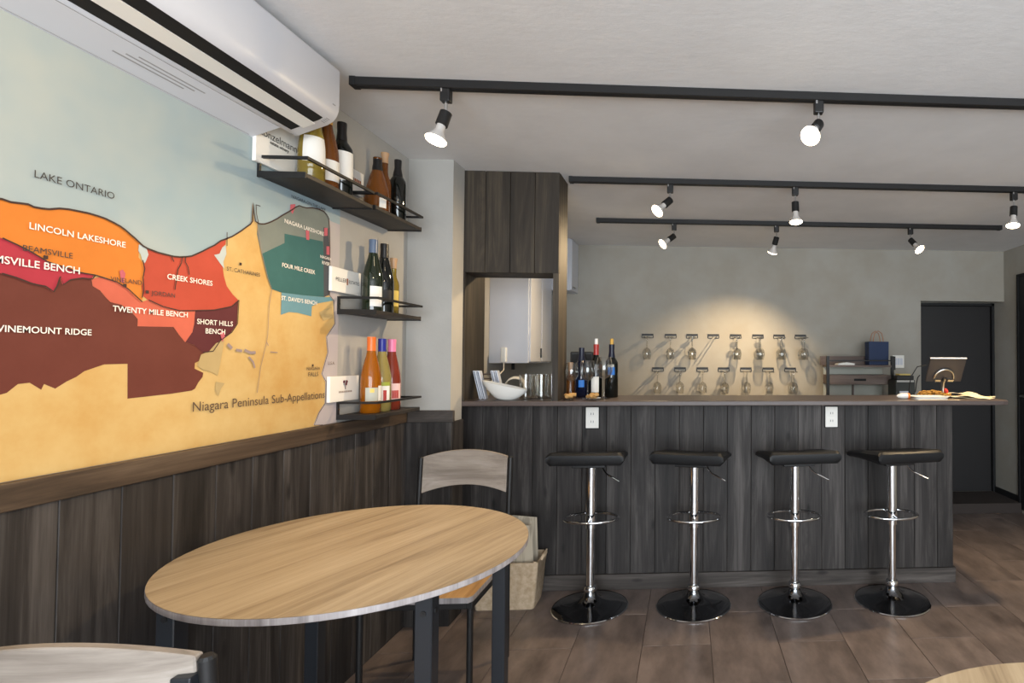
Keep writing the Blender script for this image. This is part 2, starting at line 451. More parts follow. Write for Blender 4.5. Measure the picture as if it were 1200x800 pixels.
struct(MB().box(XL+.022, XP+.022, YP0-.022, YP0, ZR0, ZR1).build('trim_2', 'dark_across', bevel=.002, seg=1), 'dark wooden dado rail across the pillar')
# doors, step and skirting at the right end
d1 = thing('door_1', 'dark flush door in the recess right of the bar', 'door', (2.47, 4.955, .085)); d1['kind'] = 'structure'; del d1['category']
MB().box(-.36, .36, 0, .035, 0, 1.72).build('door_leaf', 'dark_door', d1, bevel=.002)
MB().box(-.386, -.362, -.03, .035, 0, 1.745).box(.362, .386, -.03, .035, 0, 1.745).box(-.386, .386, -.03, .035, 1.722, 1.745).build('door_frame', 'black_trim', d1)
MB().cyl((-.30, 0, .92), (-.30, -.045, .92), .009).cyl((-.30, -.045, .92), (-.20, -.045, .92), .009).build('door_handle', 'steel', d1, smooth=True)
d2 = thing('door_2', 'black door in the right hand wall', 'door', (XR, 4.13, 0)); d2['kind'] = 'structure'; del d2['category']
MB().box(-.012, 0, -.40, .40, .03, 2.02).build('door_leaf', 'black_trim', d2, bevel=.002)
MB().box(-.02, 0, .40, .422, 0, 2.042).box(-.02, 0, -.422, -.40, 0, 2.042).box(-.02, 0, -.40, .40, 2.02, 2.042).build('door_frame', 'slot_black', d2)
MB().cyl((-.012, .33, 1.0), (-.05, .33, 1.0), .01).cyl((-.05, .33, 1.0), (-.05, .22, 1.0), .009).build('door_handle', 'steel', d2, smooth=True)
struct(MB().box(2.09, XR-.001, 4.52, 4.95, 0, .085).build('trim_3', 'floor_base', bevel=.004), 'low dark step before the recessed door')
struct(MB().box(XR-.012, XR, 4.555, 4.95, .085, .135).build('baseboard_right', 'black_trim'), 'black skirting along the right hand wall')

# ------------------------------------------------------------------ printed wall map
REG = {
  'orange': [(1.151,1.616),(1.178,1.618),(1.192,1.616),(1.206,1.618),(1.221,1.62),(1.231,1.617),(1.246,1.618),(1.259,1.62),(1.278,1.627),(1.295,1.63),(1.312,1.631),(1.335,1.632),(1.354,1.631),(1.373,1.629),(1.392,1.624),(1.407,1.619),(1.419,1.613),(1.431,1.605),(1.441,1.599),(1.463,1.583),(1.456,1.574),(1.455,1.552),(1.467,1.54),(1.47,1.504),(1.464,1.481),(1.469,1.456),(1.465,1.441),(1.452,1.45),(1.43,1.469),(1.402,1.483),(1.376,1.491),(1.354,1.492),(1.321,1.493),(1.289,1.5),(1.259,1.506),(1.228,1.522),(1.203,1.532),(1.18,1.54),(1.152,1.55)],
  'crimson': [(1.152,1.55),(1.18,1.54),(1.203,1.532),(1.228,1.522),(1.259,1.506),(1.289,1.5),(1.321,1.493),(1.354,1.492),(1.348,1.482),(1.327,1.481),(1.304,1.474),(1.29,1.461),(1.284,1.479),(1.278,1.456),(1.272,1.443),(1.264,1.448),(1.256,1.453),(1.242,1.454),(1.23,1.456),(1.205,1.464),(1.181,1.469),(1.154,1.473)],
  'brown': [(1.154,1.473),(1.181,1.469),(1.205,1.464),(1.23,1.456),(1.242,1.454),(1.256,1.453),(1.264,1.448),(1.272,1.443),(1.278,1.456),(1.284,1.479),(1.29,1.461),(1.304,1.474),(1.327,1.481),(1.348,1.482),(1.348,1.482),(1.351,1.466),(1.367,1.458),(1.381,1.442),(1.391,1.433),(1.417,1.429),(1.442,1.413),(1.457,1.397),(1.457,1.379),(1.553,1.383),(1.57,1.362),(1.588,1.343),(1.616,1.336),(1.642,1.32),(1.671,1.331),(1.652,1.315),(1.639,1.31),(1.632,1.291),(1.62,1.286),(1.619,1.27),(1.647,1.258),(1.645,1.246),(1.632,1.231),(1.622,1.214),(1.612,1.209),(1.552,1.204),(1.437,1.199),(1.435,1.285),(1.381,1.284),(1.339,1.269),(1.322,1.256),(1.304,1.247),(1.282,1.232),(1.261,1.243),(1.256,1.231),(1.235,1.247),(1.215,1.245),(1.197,1.228),(1.187,1.225),(1.161,1.222)],
  'salmon': [(1.348,1.482),(1.367,1.49),(1.402,1.483),(1.43,1.469),(1.452,1.45),(1.465,1.441),(1.481,1.448),(1.519,1.435),(1.568,1.428),(1.607,1.43),(1.616,1.433),(1.614,1.396),(1.609,1.372),(1.588,1.343),(1.57,1.362),(1.553,1.383),(1.457,1.379),(1.457,1.397),(1.442,1.413),(1.417,1.429),(1.391,1.433),(1.381,1.442),(1.367,1.458),(1.351,1.466)],
  'vermilion': [(1.463,1.583),(1.474,1.579),(1.485,1.577),(1.504,1.574),(1.524,1.573),(1.546,1.572),(1.565,1.574),(1.586,1.579),(1.599,1.583),(1.616,1.593),(1.634,1.604),(1.653,1.617),(1.671,1.628),(1.692,1.646),(1.713,1.657),(1.711,1.639),(1.699,1.627),(1.701,1.611),(1.682,1.599),(1.697,1.585),(1.702,1.573),(1.708,1.544),(1.719,1.515),(1.74,1.494),(1.762,1.478),(1.736,1.456),(1.676,1.44),(1.616,1.433),(1.568,1.428),(1.519,1.435),(1.481,1.448),(1.469,1.456),(1.464,1.481),(1.47,1.504),(1.467,1.54),(1.478,1.564)],
  'maroon': [(1.762,1.478),(1.76,1.441),(1.759,1.406),(1.738,1.378),(1.698,1.351),(1.675,1.32),(1.642,1.316),(1.616,1.336),(1.588,1.343),(1.609,1.372),(1.614,1.396),(1.616,1.433),(1.676,1.44),(1.736,1.456)],
  'slate': [(1.832,1.732),(1.846,1.734),(1.858,1.737),(1.874,1.745),(1.888,1.753),(1.911,1.768),(1.932,1.784),(1.956,1.801),(1.979,1.817),(1.995,1.83),(2.013,1.841),(2.032,1.841),(2.05,1.843),(2.08,1.852),(2.111,1.856),(2.143,1.856),(2.16,1.848),(2.173,1.837),(2.178,1.799),(2.179,1.744),(2.146,1.742),(1.947,1.726),(1.948,1.694),(1.849,1.637),(1.829,1.697)],
  'teal': [(1.947,1.726),(2.146,1.742),(2.16,1.533),(2.044,1.526),(1.939,1.523),(1.894,1.529),(1.875,1.565),(1.849,1.637),(1.948,1.694)],
  'charcoal': [(2.145,1.796),(2.174,1.798),(2.183,1.722),(2.185,1.544),(2.155,1.532)],
  'sky': [(1.939,1.523),(2.044,1.526),(2.155,1.532),(2.194,1.537),(2.211,1.525),(2.121,1.505),(2.09,1.491),(2.088,1.454),(2.017,1.461),(1.975,1.46),(1.938,1.447)],
  'land': [(1.151,1.616),(1.178,1.618),(1.192,1.616),(1.206,1.618),(1.221,1.62),(1.231,1.617),(1.246,1.618),(1.259,1.62),(1.278,1.627),(1.295,1.63),(1.312,1.631),(1.335,1.632),(1.354,1.631),(1.373,1.629),(1.392,1.624),(1.407,1.619),(1.419,1.613),(1.431,1.605),(1.441,1.599),(1.463,1.583),(1.474,1.579),(1.485,1.577),(1.504,1.574),(1.524,1.573),(1.546,1.572),(1.565,1.574),(1.586,1.579),(1.599,1.583),(1.616,1.593),(1.634,1.604),(1.653,1.617),(1.671,1.628),(1.692,1.646),(1.713,1.657),(1.731,1.667),(1.746,1.678),(1.762,1.69),(1.783,1.708),(1.8,1.722),(1.807,1.733),(1.808,1.76),(1.809,1.793),(1.813,1.762),(1.819,1.736),(1.826,1.734),(1.832,1.732),(1.846,1.734),(1.858,1.737),(1.874,1.745),(1.888,1.753),(1.911,1.768),(1.932,1.784),(1.956,1.801),(1.979,1.817),(1.995,1.83),(2.013,1.841),(2.032,1.841),(2.05,1.843),(2.08,1.852),(2.111,1.856),(2.143,1.856),(2.16,1.848),(2.173,1.837),(2.178,1.799),(2.185,1.544),(2.211,1.525),(2.222,1.436),(2.173,1.383),(2.183,1.323),(2.15,1.241),(2.175,1.211),(2.173,1.13),(2.14,1.098),(2.112,1.053),(2.16,1.048),(0.95,1.048)],
  'lavender': [(2.173,1.837),(2.178,1.799),(2.183,1.722),(2.185,1.544),(2.211,1.525),(2.222,1.436),(2.173,1.383),(2.183,1.323),(2.15,1.241),(2.175,1.211),(2.173,1.13),(2.14,1.098),(2.112,1.053),(2.16,1.048),(2.245,1.048),(2.245,1.83),(2.19,1.83)],
  'pond': [(1.454,1.585),(1.464,1.583),(1.474,1.578),(1.479,1.564),(1.473,1.547),(1.47,1.54),(1.463,1.548),(1.459,1.561),(1.453,1.568)],
  'pond2': [(1.699,1.627),(1.711,1.637),(1.714,1.611),(1.704,1.586),(1.708,1.565),(1.692,1.58),(1.672,1.6),(1.69,1.607)],
  'khaki1': [(1.685,1.343),(1.714,1.354),(1.704,1.298),(1.694,1.248),(1.676,1.259),(1.642,1.267),(1.626,1.279),(1.636,1.308),(1.663,1.32)],
  'khaki2': [(1.688,1.231),(1.718,1.225),(1.706,1.21),(1.698,1.188),(1.686,1.204)],
  'khaki3': [(2.129,1.473),(2.203,1.502),(2.208,1.457),(2.154,1.442)],
  'pin1': [(1.971,1.833),(1.995,1.841),(1.992,1.825),(1.982,1.802),(1.97,1.814)],
  'pin2': [(2.049,1.762),(2.067,1.764),(2.068,1.73),(2.053,1.729)],
  'pin3': [(2.148,1.794),(2.168,1.799),(2.168,1.769),(2.149,1.764)],
  'pin4': [(2.163,1.727),(2.183,1.731),(2.184,1.698),(2.164,1.696)],
  'pin5': [(1.408,1.51),(1.415,1.515),(1.422,1.507),(1.419,1.482),(1.413,1.483)],
  'pin6': [(1.696,1.376),(1.71,1.38),(1.714,1.364),(1.706,1.347)],
}
LIN = {
  'shore': [(1.151,1.616),(1.178,1.618),(1.192,1.616),(1.206,1.618),(1.221,1.62),(1.231,1.617),(1.246,1.618),(1.259,1.62),(1.278,1.627),(1.295,1.63),(1.312,1.631),(1.335,1.632),(1.354,1.631),(1.373,1.629),(1.392,1.624),(1.407,1.619),(1.419,1.613),(1.431,1.605),(1.441,1.599),(1.463,1.583),(1.474,1.579),(1.485,1.577),(1.504,1.574),(1.524,1.573),(1.546,1.572),(1.565,1.574),(1.586,1.579),(1.599,1.583),(1.616,1.593),(1.634,1.604),(1.653,1.617),(1.671,1.628),(1.692,1.646),(1.713,1.657),(1.731,1.667),(1.746,1.678),(1.762,1.69),(1.783,1.708),(1.8,1.722),(1.807,1.733),(1.808,1.76),(1.809,1.793),(1.813,1.762),(1.819,1.736),(1.826,1.734),(1.832,1.732),(1.846,1.734),(1.858,1.737),(1.874,1.745),(1.888,1.753),(1.911,1.768),(1.932,1.784),(1.956,1.801),(1.979,1.817),(1.995,1.83),(2.013,1.841),(2.032,1.841),(2.05,1.843),(2.08,1.852),(2.111,1.856),(2.143,1.856),(2.16,1.848),(2.173,1.837),(2.178,1.799),(2.183,1.722),(2.185,1.544)],
  'pier1': [(1.714,1.635),(1.713,1.676)],
  'pier2': [(1.832,1.732),(1.823,1.76),(1.82,1.789),(1.838,1.79)],
  'jord': [(1.463,1.547),(1.469,1.526),(1.465,1.503),(1.468,1.474),(1.464,1.452)],
  'b1': [(1.18,1.54),(1.203,1.532),(1.228,1.522),(1.259,1.506),(1.289,1.5),(1.321,1.493),(1.354,1.492),(1.402,1.483),(1.43,1.469),(1.465,1.441)],
  'creek1': [(1.571,1.576),(1.569,1.558),(1.559,1.539),(1.556,1.517),(1.552,1.483)],
  'creek2': [(1.581,1.578),(1.58,1.564),(1.589,1.55),(1.593,1.53)],
  'creek3': [(1.54,1.57),(1.547,1.558)],
  'usa': [(2.185,1.544),(2.211,1.525),(2.222,1.436),(2.173,1.383),(2.183,1.323),(2.15,1.241),(2.175,1.211),(2.173,1.13),(2.14,1.098),(2.112,1.053),(2.16,1.048)],
  'canal': [(1.826,1.731),(1.849,1.637),(1.875,1.565),(1.894,1.529),(1.883,1.471),(1.88,1.376),(1.869,1.328),(1.853,1.271),(1.841,1.189)],
  'bb': [(1.354,1.492),(1.348,1.482),(1.327,1.481),(1.304,1.474),(1.29,1.461),(1.284,1.479),(1.278,1.456),(1.272,1.443),(1.264,1.448),(1.256,1.453),(1.242,1.454),(1.23,1.456),(1.205,1.464),(1.181,1.469)],
  'sh': [(1.762,1.478),(1.76,1.441),(1.759,1.406),(1.738,1.378),(1.698,1.351),(1.675,1.32),(1.642,1.316)],
  'sh2': [(1.762,1.478),(1.736,1.456),(1.676,1.44),(1.616,1.433),(1.568,1.428),(1.519,1.435),(1.481,1.448)],
  'mark0': [(1.724,1.342),(1.74,1.329)],
  'mark1': [(1.755,1.325),(1.778,1.322)],
  'mark2': [(1.787,1.325),(1.811,1.317),(1.831,1.318)],
  'mark3': [(1.804,1.304),(1.822,1.288),(1.829,1.269)],
  'mark4': [(1.876,1.352),(1.884,1.341)],
  'mark5': [(1.892,1.321),(1.925,1.319)],
}
TXT = [
  ('LAKE ONTARIO',1.23,1.391,1.68,'ink'),
  ('LINCOLN LAKESHORE',1.224,1.42,1.5695,'paper'),
  ('BEAMSVILLE',1.214,1.306,1.5215,'ink'),
  ('BEAMSVILLE BENCH',1.13,1.321,1.489,'paper'),
  ('VINEMOUNT RIDGE',1.175,1.349,1.3515,'paper'),
  ('VINELAND',1.387,1.462,1.4835,'ink'),
  ('JORDAN',1.487,1.552,1.4615,'ink'),
  ('CREEK SHORES',1.529,1.667,1.509,'paper'),
  ('TWENTY MILE BENCH',1.394,1.591,1.4115,'paper'),
  ('SHORT HILLS',1.62,1.741,1.396,'paper'),
  ('BENCH',1.648,1.714,1.3705,'paper'),
  ('ST. CATHARINES',1.715,1.842,1.562,'ink'),
  ('NIAGARA-ON-THE-LAKE',1.974,2.152,1.858,'ink'),
  ('NIAGARA LAKESHORE',1.944,2.145,1.763,'paper'),
  ('FOUR MILE CREEK',1.937,2.102,1.6105,'paper'),
  ("ST. DAVID'S BENCH",1.936,2.114,1.498,'paper'),
  ('NIAGARA',2.128,2.192,1.6775,'paper'),
  ('RIVER',2.139,2.183,1.6555,'paper'),
  ('NIAGARA',2.067,2.138,1.257,'ink'),
  ('FALLS',2.076,2.129,1.2345,'ink'),
  ('Niagara Peninsula Sub-Appellations',1.613,2.167,1.15,'brown_ink'),
  ('U.S.A.',2.183,2.224,1.276,'brown_ink'),
]
DOTS = [(1.255,1.515),(1.421,1.477),(1.477,1.468),(1.765,1.59),(2.099,1.274)]

mp = thing('wall_map', 'large printed wine region map covering the left wall', 'map', (0, 0, 0))
e = XL + .0012
poly_face('map_sheet', [(-.2, 1.048), (2.245, 1.048), (2.245, 2.2), (-.2, 2.2)], e, 'map_lake', mp, 'pale blue lake')
names = dict(land='map_land', lavender='map_lavender', orange='map_orange', crimson='map_crimson', brown='map_brown', salmon='map_salmon', vermilion='map_vermilion', maroon='map_maroon', slate='map_slate',
             teal='map_teal', charcoal='map_charcoal', sky='map_sky', pond='map_pond', pond2='map_pond', khaki1='map_khaki', khaki2='map_khaki', khaki3='map_khaki', pin1='map_pin', pin2='map_pin', pin3='map_pin', pin4='map_pin', pin5='map_pin', pin6='map_pin')
REG['land'] = REG['land'][:-1] + [(-.2, 1.048), (-.2, 1.70)] 
for k in ('land', 'lavender', 'brown', 'crimson', 'orange', 'salmon', 'vermilion', 'maroon', 'slate', 'teal', 'charcoal', 'sky', 'pond', 'pond2', 'khaki1', 'khaki2', 'khaki3', 'pin1', 'pin2', 'pin3', 'pin4', 'pin5', 'pin6'):
    e += .00012
    pts = REG[k]
    if k == 'brown': pts = [(-.2, 1.30), (-.2, 1.05+.2), (.8, 1.25)][0:0] + pts
    poly_face('map_region', pts, e, names[k], mp)
for k, p in LIN.items():
    ribbon('map_line', p, e+.0002, {'mark0': .01, 'mark1': .008, 'mark2': .009, 'mark3': .006, 'shore': .0042, 'canal': .002, 'usa': .0025}.get(k, .0028), 'canal_ink' if k == 'canal' else 'map_mark' if k.startswith('mark') else 'line_ink', mp)
for y, z in DOTS:
    MB().box(e, e+.0004, y-.004, y+.004, z-.004, z+.004).build('town_mark', 'line_ink', mp)
for t, y0, y1, z, c in TXT:
    text(t, y0, y1, z, e+.0005, WALLM, c, mp, bold=.012 if c == 'paper' else 0.0)

# ------------------------------------------------------------------ bar
YBAR = 3.16; XB0, XB1 = XL+.001, 1.563; ZT = 1.080
bar = thing('bar_counter', 'dark plank fronted bar counter along the back of the room', 'bar', (0, YBAR, 0))
MB().box(XB0, XB1-.012, .0, .19, 0, 1.052).build('core', 'dark_across', bar)
BW = 0.1375; x = 1.467 + BW
xs = [XB1]; k = 0
while 1.467 - k*BW > XB0+.02: xs.append(1.467 - k*BW); k += 1
xs.append(XB0)
bp_me = MB().box(.0007, BW-.0007, -.014, 0, .088, 1.052).mesh('plank', bevel=.0018, seg=1); bp_me.materials.append(MATS['dark_vertical'])
for a, b in zip(xs[1:], xs[:-1]):
    if abs(b-a-BW) < .004: link('plank', bp_me, bar, (a, 0, 0))
    else: MB().box(.0007, b-a-.0007, -.014, 0, .088, 1.052).build('plank', 'dark_vertical', bar, bevel=.0018, seg=1, loc=(a, 0, 0))
MB().box(0, .012, .0, .19, 0.0, 1.052).build('end_board', 'dark_vertical', bar, bevel=.002, loc=(XB1-.012, 0, 0))
MB().box(XB0, XB1+.012, -.02, 0, 0, .086).box(XB1, XB1+.012, 0, .19, 0, .086).build('kickboard', 'dark_across', bar, bevel=.002)
top_poly = [(-1.19, 2.907), (1.735, 2.907), (1.765, 2.915), (1.775, 2.94), (1.775, 3.385), (XL+.002, 3.385), (XL+.002, 2.907)]
tag(MB().prism(top_poly, 2, 1.054, ZT).build('worktop', 'counter_wood', bevel=.004), 'long dark brown worktop lying on the plank bar', 'worktop')
for xo, nm in ((-.538, 'white double power socket on the bar front nearest the serving hatch'), (.836, 'white double power socket on the bar front between the right hand stools')):
    so = thing('power_socket', nm, 'socket', (xo, YBAR-.014, .969), group='sockets on the bar front')
    MB().box(-.041, .041, -.005, 0, -.064, .064).build('backing_plate', 'slot_black', so, bevel=.003)
    MB().box(-.036, .036, -.010, -.005, -.059, .059).build('cover_plate', 'paper_white', so, bevel=.004)
    for dz in (-.022, .022):
        MB().box(-.018, .018, -.012, -.010, dz-.018, dz+.018).build('outlet', 'paper_white', so, bevel=.001)
        for dx in (-.0065, .0065): MB().box(dx-.0013, dx+.0013, -.0125, -.0115, dz-.006, dz+.006).build('contact_slot', 'slot_black', so)

# serving hatch: boarded frame standing on the left end of the bar
ht = thing('serving_hatch', 'tall dark wooden hatch frame between bar worktop and ceiling', 'hatch', (-.935, 2.918, ZT))
hx0, hx1 = -.255, .255; zt = ZC-ZT; zs = 1.752-ZT
bw = (hx1-hx0)/4
for i in range(4):
    MB().box(.001, bw-.001, 0, .018, 0, zt-zs).build('board', 'hatch_wood', ht, bevel=.0015, seg=1, loc=(hx0+i*bw, 0, zs))
MB().box(hx0, hx1-.018, .018, .195, zs, zs+.018).build('soffit', 'hatch_wood', ht)
MB().box(hx0, hx0+.028, 0, .018, 0, zs).build('stile', 'hatch_wood', ht)
MB().box(hx1-.03, hx1, 0, .018, 0, zs).build('stile', 'hatch_wood', ht)
MB().box(hx0+.001, hx0+.014, .018, .32, 0, zs+.02).build('cheek', 'hatch_wood', ht)
MB().box(hx1-.018, hx1, .018, .195, 0, zt).build('side_board', 'hatch_wood', ht)
MB().box(hx0, hx1-.018, .177, .195, zs+.018, zt).build('back_board', 'hatch_wood', ht)

# ------------------------------------------------------------------ air conditioner
AY0, AY1 = 1.055, 1.873
ac = thing('air_conditioner', 'white wall mounted air conditioner above the map', 'air conditioner', (XL, 0, 2.0))
prof = [(0, -.002), (.05, .018), (.10, .038), (.147, .057), (.185, .072), (.203, .084), (.214, .099), (.2205, .118), (.222, .14), (.222, .252), (.214, .262), (0, .262)]
iprof = [(.085, .0315)] + [p for p in prof if p[0] > .085] + [(.085, .262)]
iprof = [p for i, p in enumerate(iprof) if p not in iprof[:i]]
MB().prism([(0, -.002), (.05, .018), (.085, .0315), (.085, .262), (0, .262)], 1, AY0, AY1-.072).build('rear_casing', 'white_plastic', ac)
MB().prism(iprof, 1, AY0, AY1).build('casing', 'white_plastic', ac, bevel=.003, seg=2, smooth=True)
def under(u0, u1, ya, yb, lift, name, m, parent=ac):
    def h(u):
        for (a, b), (c, d) in zip(prof, prof[1:]):
            if a <= u <= c: return b + (d-b)*(u-a)/(c-a)
    n = 5; us = [u0+(u1-u0)*i/n for i in range(n+1)]
    poly = [(u+lift*.4, h(u)-lift) for u in us] + [(u, h(u)+.003) for u in us[::-1]]
    return MB().prism(poly, 1, ya, yb).build(name, m, parent)
under(.100, .128, AY0+.03, AY1-.045, .0012, 'air_slot', 'slot_black')
lv = under(.130, .166, AY0+.025, AY1-.035, .003, 'louver', 'white_gloss')
under(.168, .197, AY0+.03, AY1-.045, .0012, 'air_slot', 'slot_black')
under(.006, .0065, AY0+.02, AY1-.09, .001, 'seam', 'grey_plastic'); under(.085, .0858, AY0+.02, AY1-.08, .0008, 'seam', 'grey_plastic')
under(.040, .043, 1.34, 1.52, .0006, 'rating_print', 'grey_plastic'); under(.050, .053, 1.36, 1.54, .0006, 'rating_print', 'grey_plastic'); under(.060, .063, 1.38, 1.56, .0006, 'rating_print', 'grey_plastic')
MB().box(.2215, .2228, AY1-.035, AY1-.022, .128, .131).build('logo', 'grey_plastic', ac)
for i in range(4): under(.186+i*.005, .1878+i*.005, AY1-.035, AY1-.018, .0006, 'indicator', 'grey_plastic')

# ------------------------------------------------------------------ ceiling tracks and spot lamps
for y, x0, x1, lab in ((1.98, -1.185, 2.55, 'black lighting track nearest the seating, crossing the whole ceiling'), (2.985, -.644, 2.55, 'black lighting track on the ceiling above the bar worktop'),
                       (3.855, -.642, 2.29, 'black lighting track on the ceiling closest to the back wall'), (.98, -1.185, 2.55, 'black lighting track above the near chair')):
    tr = thing('light_track', lab, 'light track', (0, y, ZC), group='ceiling light tracks')
    MB().box(x0+.004, x1-.004, -.017, .017, -.03, 0).build('rail', 'black_metal', tr, bevel=.002, seg=1)
    MB().box(x0, x0+.02, -.0185, .0185, -.0315, 0).build('end_cap', 'black_trim', tr); MB().box(x1-.02, x1, -.0185, .0185, -.0315, 0).build('end_cap', 'black_trim', tr)
    MB().box(x0+.02, x1-.02, -.005, .005, -.0306, -.029).build('contact_groove', 'slot_black', tr)
def lamp(x, y, d, label, power=1.0, cone=118, soft=.03):
    d = Vector(d).normalized()
    t = thing('track_lamp', label, 'spot lamp', (x, y, ZC-.03), group='spot lamps on the ceiling tracks')
    MB().box(-.017, .017, -.015, .015, -.046, 0).build('adapter', 'black_metal', t, bevel=.004)
    MB().box(-.013, -.007, -.0165, -.0145, -.014, -.002).build('latch', 'chrome', t)
    MB().cyl((0, 0, -.044), (0, 0, -.082), .006, n=12).build('stem', 'chrome', t, smooth=True)
    piv = Vector((0, 0, -.085)); s0 = piv - d*.006
    MB().lathe_dir([(.012, 0), (.020, .004), (.0205, .056), (.018, .058)], s0, d, 20).build('socket', 'black_metal', t, smooth=True)
    b0 = s0 + d*.056
    MB().lathe_dir([(.015, 0), (.0155, .022), (.021, .034), (.031, .05), (.0355, .060)], b0, d, 24, cap1=False).build('bulb', 'bulb_white', t, smooth=True)
    MB().lathe_dir([(.0355, .060), (.033, .0655), (.022, .0705), (.008, .0725)], b0, d, 24, cap0=False).build('bulb_face', 'bulb_face', t, smooth=True)
    L = bpy.data.lights.new('track_lamp_light', 'SPOT'); L.energy = LAMP_W*power; L.color = WARM
    L.spot_size = math.radians(cone); L.spot_blend = 0.85; L.shadow_soft_size = soft
    lo = bpy.data.objects.new('lamp_light', L); col.objects.link(lo); lo.parent = t
    lo.location = b0 + d*.082
    lo.rotation_euler = d.to_track_quat('-Z', 'Y').to_euler()
    return t
lamp(-.862, 1.98, (-.20, -.22, -.95), 'spot lamp at the left end of the nearest track, beside the air conditioner', .6)
lamp(.480, 1.98, (-.42, -.62, -.66), 'spot lamp glaring towards the viewer from the nearest track', .9)
lamp(-.100, 2.985, (-.60, -.42, -.66), 'spot lamp on the middle track aimed at the bottle shelves', 1.4)
lamp(.592, 2.985, (.02, -.10, -.99), 'spot lamp pointing straight down from the middle track', .7)
lamp(1.850, 2.985, (-.14, -.14, -.97), 'spot lamp at the right end of the middle track over the papers', 2.2, 100)
lamp(-.100, 3.855, (-.70, -.36, -.60), 'leftmost spot lamp on the rear track, aimed at the hatch', 1.7)
lamp(.630, 3.855, (-.18, .50, -.84), 'spot lamp on the rear track turned towards the hanging glasses', 3.2, 96, .012)
lamp(1.610, 3.855, (.36, -.55, -.72), 'rightmost spot lamp on the rear track', .7)
lamp(-.35, .98, (-.75, .25, -.6), 'spot lamp above the near chair aimed at the map', .35)
lamp(1.3, .98, (-.1, -.1, -.99), 'spot lamp over the right hand table', .5)

# ------------------------------------------------------------------ wall shelves with guard rails
def shelf(y0, y1, z, label):
    t = thing('wall_shelf', label, 'shelf', (XL, y0, z), group='black wall shelves')
    w = y1-y0; D = .15
    MB().box(0, D, 0, w, 0, .014).build('board', 'brown_dark', t, bevel=.001, seg=1)
    MB().box(0, D, -.004, 0, -.004, .016).build('end_strip', 'black_metal', t); MB().box(0, D, w, w+.004, -.004, .016).build('end_strip', 'black_metal', t)
    r = .0045
    MB().box(D-.002, D+.007, -.004, w+.004, .058, .067).build('front_rail', 'black_metal', t)
    MB().box(0, D-.002, -.004, .005, .058, .067).build('side_rail', 'black_metal', t); MB().box(0, D-.002, w-.005, w+.004, .058, .067).build('side_rail', 'black_metal', t)
    MB().box(0, .008, -.004, .005, .016, .058).build('upright', 'black_metal', t); MB().box(0, .008, w-.005, w+.004, .016, .058).build('upright', 'black_metal', t)
    MB().cyl((.0075, .0005, .037), (.0095, .0005, .037), .003, n=8).build('screw', 'chrome', t)
    return t
mat('brown_dark', lin(35, 31, 29), 0.55, noise=(lin(44, 39, 36), (6, 30, 30), 3, .4, .6))
shelf(1.828, 2.196, 1.884, 'upper black wall shelf nearest the air conditioner')
shelf(2.226, 2.590, 1.890, 'upper black wall shelf nearest the pillar')
shelf(2.240, 2.597, 1.478, 'middle black wall shelf holding dark bottles')
shelf(2.246, 2.597, 1.062, 'lowest black wall shelf holding bright coloured bottles')

# ------------------------------------------------------------------ winery cards on the wall
def card(y0, y1, z0, z1, label, th=.0115):
    t = thing('winery_card', label, 'sign', (XL, y0, z0), group='winery cards by the shelves')
    MB().box(.003, .003+th, 0, y1-y0, 0, z1-z0).build('board', 'paper_white', t, bevel=.001, seg=1)
    return t
c = card(1.800, 2.02, 1.925, 2.095, 'white winery card half hidden under the air conditioner')
text('konzelmann', .012, .178, .090, .0165, WALLM, 'ink', c); text('estate winery', .056, .140, .076, .0165, WALLM, 'ink', c, bold=.02)
c = card(2.180, 2.369, 1.560, 1.655, 'white winery card with small brown bar above the middle shelf')
text('PELLER', .022, .088, .042, .0165, WALLM, 'ink', c); MB().box(.015, .0157, .092, .099, .034, .060).build('logo_bar', 'logo_rust', c); text('ESTATES', .104, .172, .042, .0165, WALLM, 'ink', c)
c = card(2.180, 2.367, 1.130, 1.230, 'white winery card with plum grape emblem by the lowest shelf')
for i, (dy, dz, r) in enumerate([(-.009, .077, .006), (.0, .078, .006), (.009, .077, .006), (-.006, .068, .006), (.005, .068, .006), (-.001, .059, .005), (.0, .051, .003)]):
    MB().cyl((.0152, .094+dy, dz), (.0158, .094+dy, dz), r, n=10).build('emblem', 'logo_plum' if i % 2 == 0 else 'grey_plastic', c)
for i in range(9): MB().box(.0152, .0156, .054+i*.0095, .060+i*.0095, .034, .041).build('print_mark', 'canal_ink', c)
c = card(2.245, 2.375, 1.975, 2.075, 'white winery card behind the upper shelf with faded red text')
for i in range(8): MB().box(.0152, .0156, .020+i*.0115, .028+i*.0115, .052, .064).build('print_mark', 'canal_ink' if i < 4 else 'logo_rust', c)

# ------------------------------------------------------------------ bottles
SHAPES = dict(
    burgundy=[(0, .004), (.034, 0), (.0375, .004), (.0375, .125), (.036, .15), (.028, .19), (.019, .225), (.0148, .25), (.0142, .29), (.0155, .292), (.0155, .30)],
    bordeaux=[(0, .004), (.034, 0), (.0368, .004), (.0368, .185), (.035, .20), (.026, .216), (.0165, .23), (.0142, .245), (.0142, .29), (.0155, .292), (.0155, .30)],
    flute=[(0, .004), (.033, 0), (.0355, .004), (.0355, .13), (.033, .165), (.025, .215), (.0165, .26), (.0145, .28), (.0145, .322), (.0155, .324), (.0155, .33)],
    squat=[(0, .004), (.038, 0), (.045, .006), (.046, .06), (.042, .10), (.030, .15), (.019, .185), (.0155, .20), (.0155, .232), (.0165, .234), (.0165, .24)],
    slim=[(0, .004), (.022, 0), (.0245, .004), (.0245, .16), (.022, .175), (.0135, .20), (.012, .215), (.012, .29), (.0135, .292), (.0135, .30)])
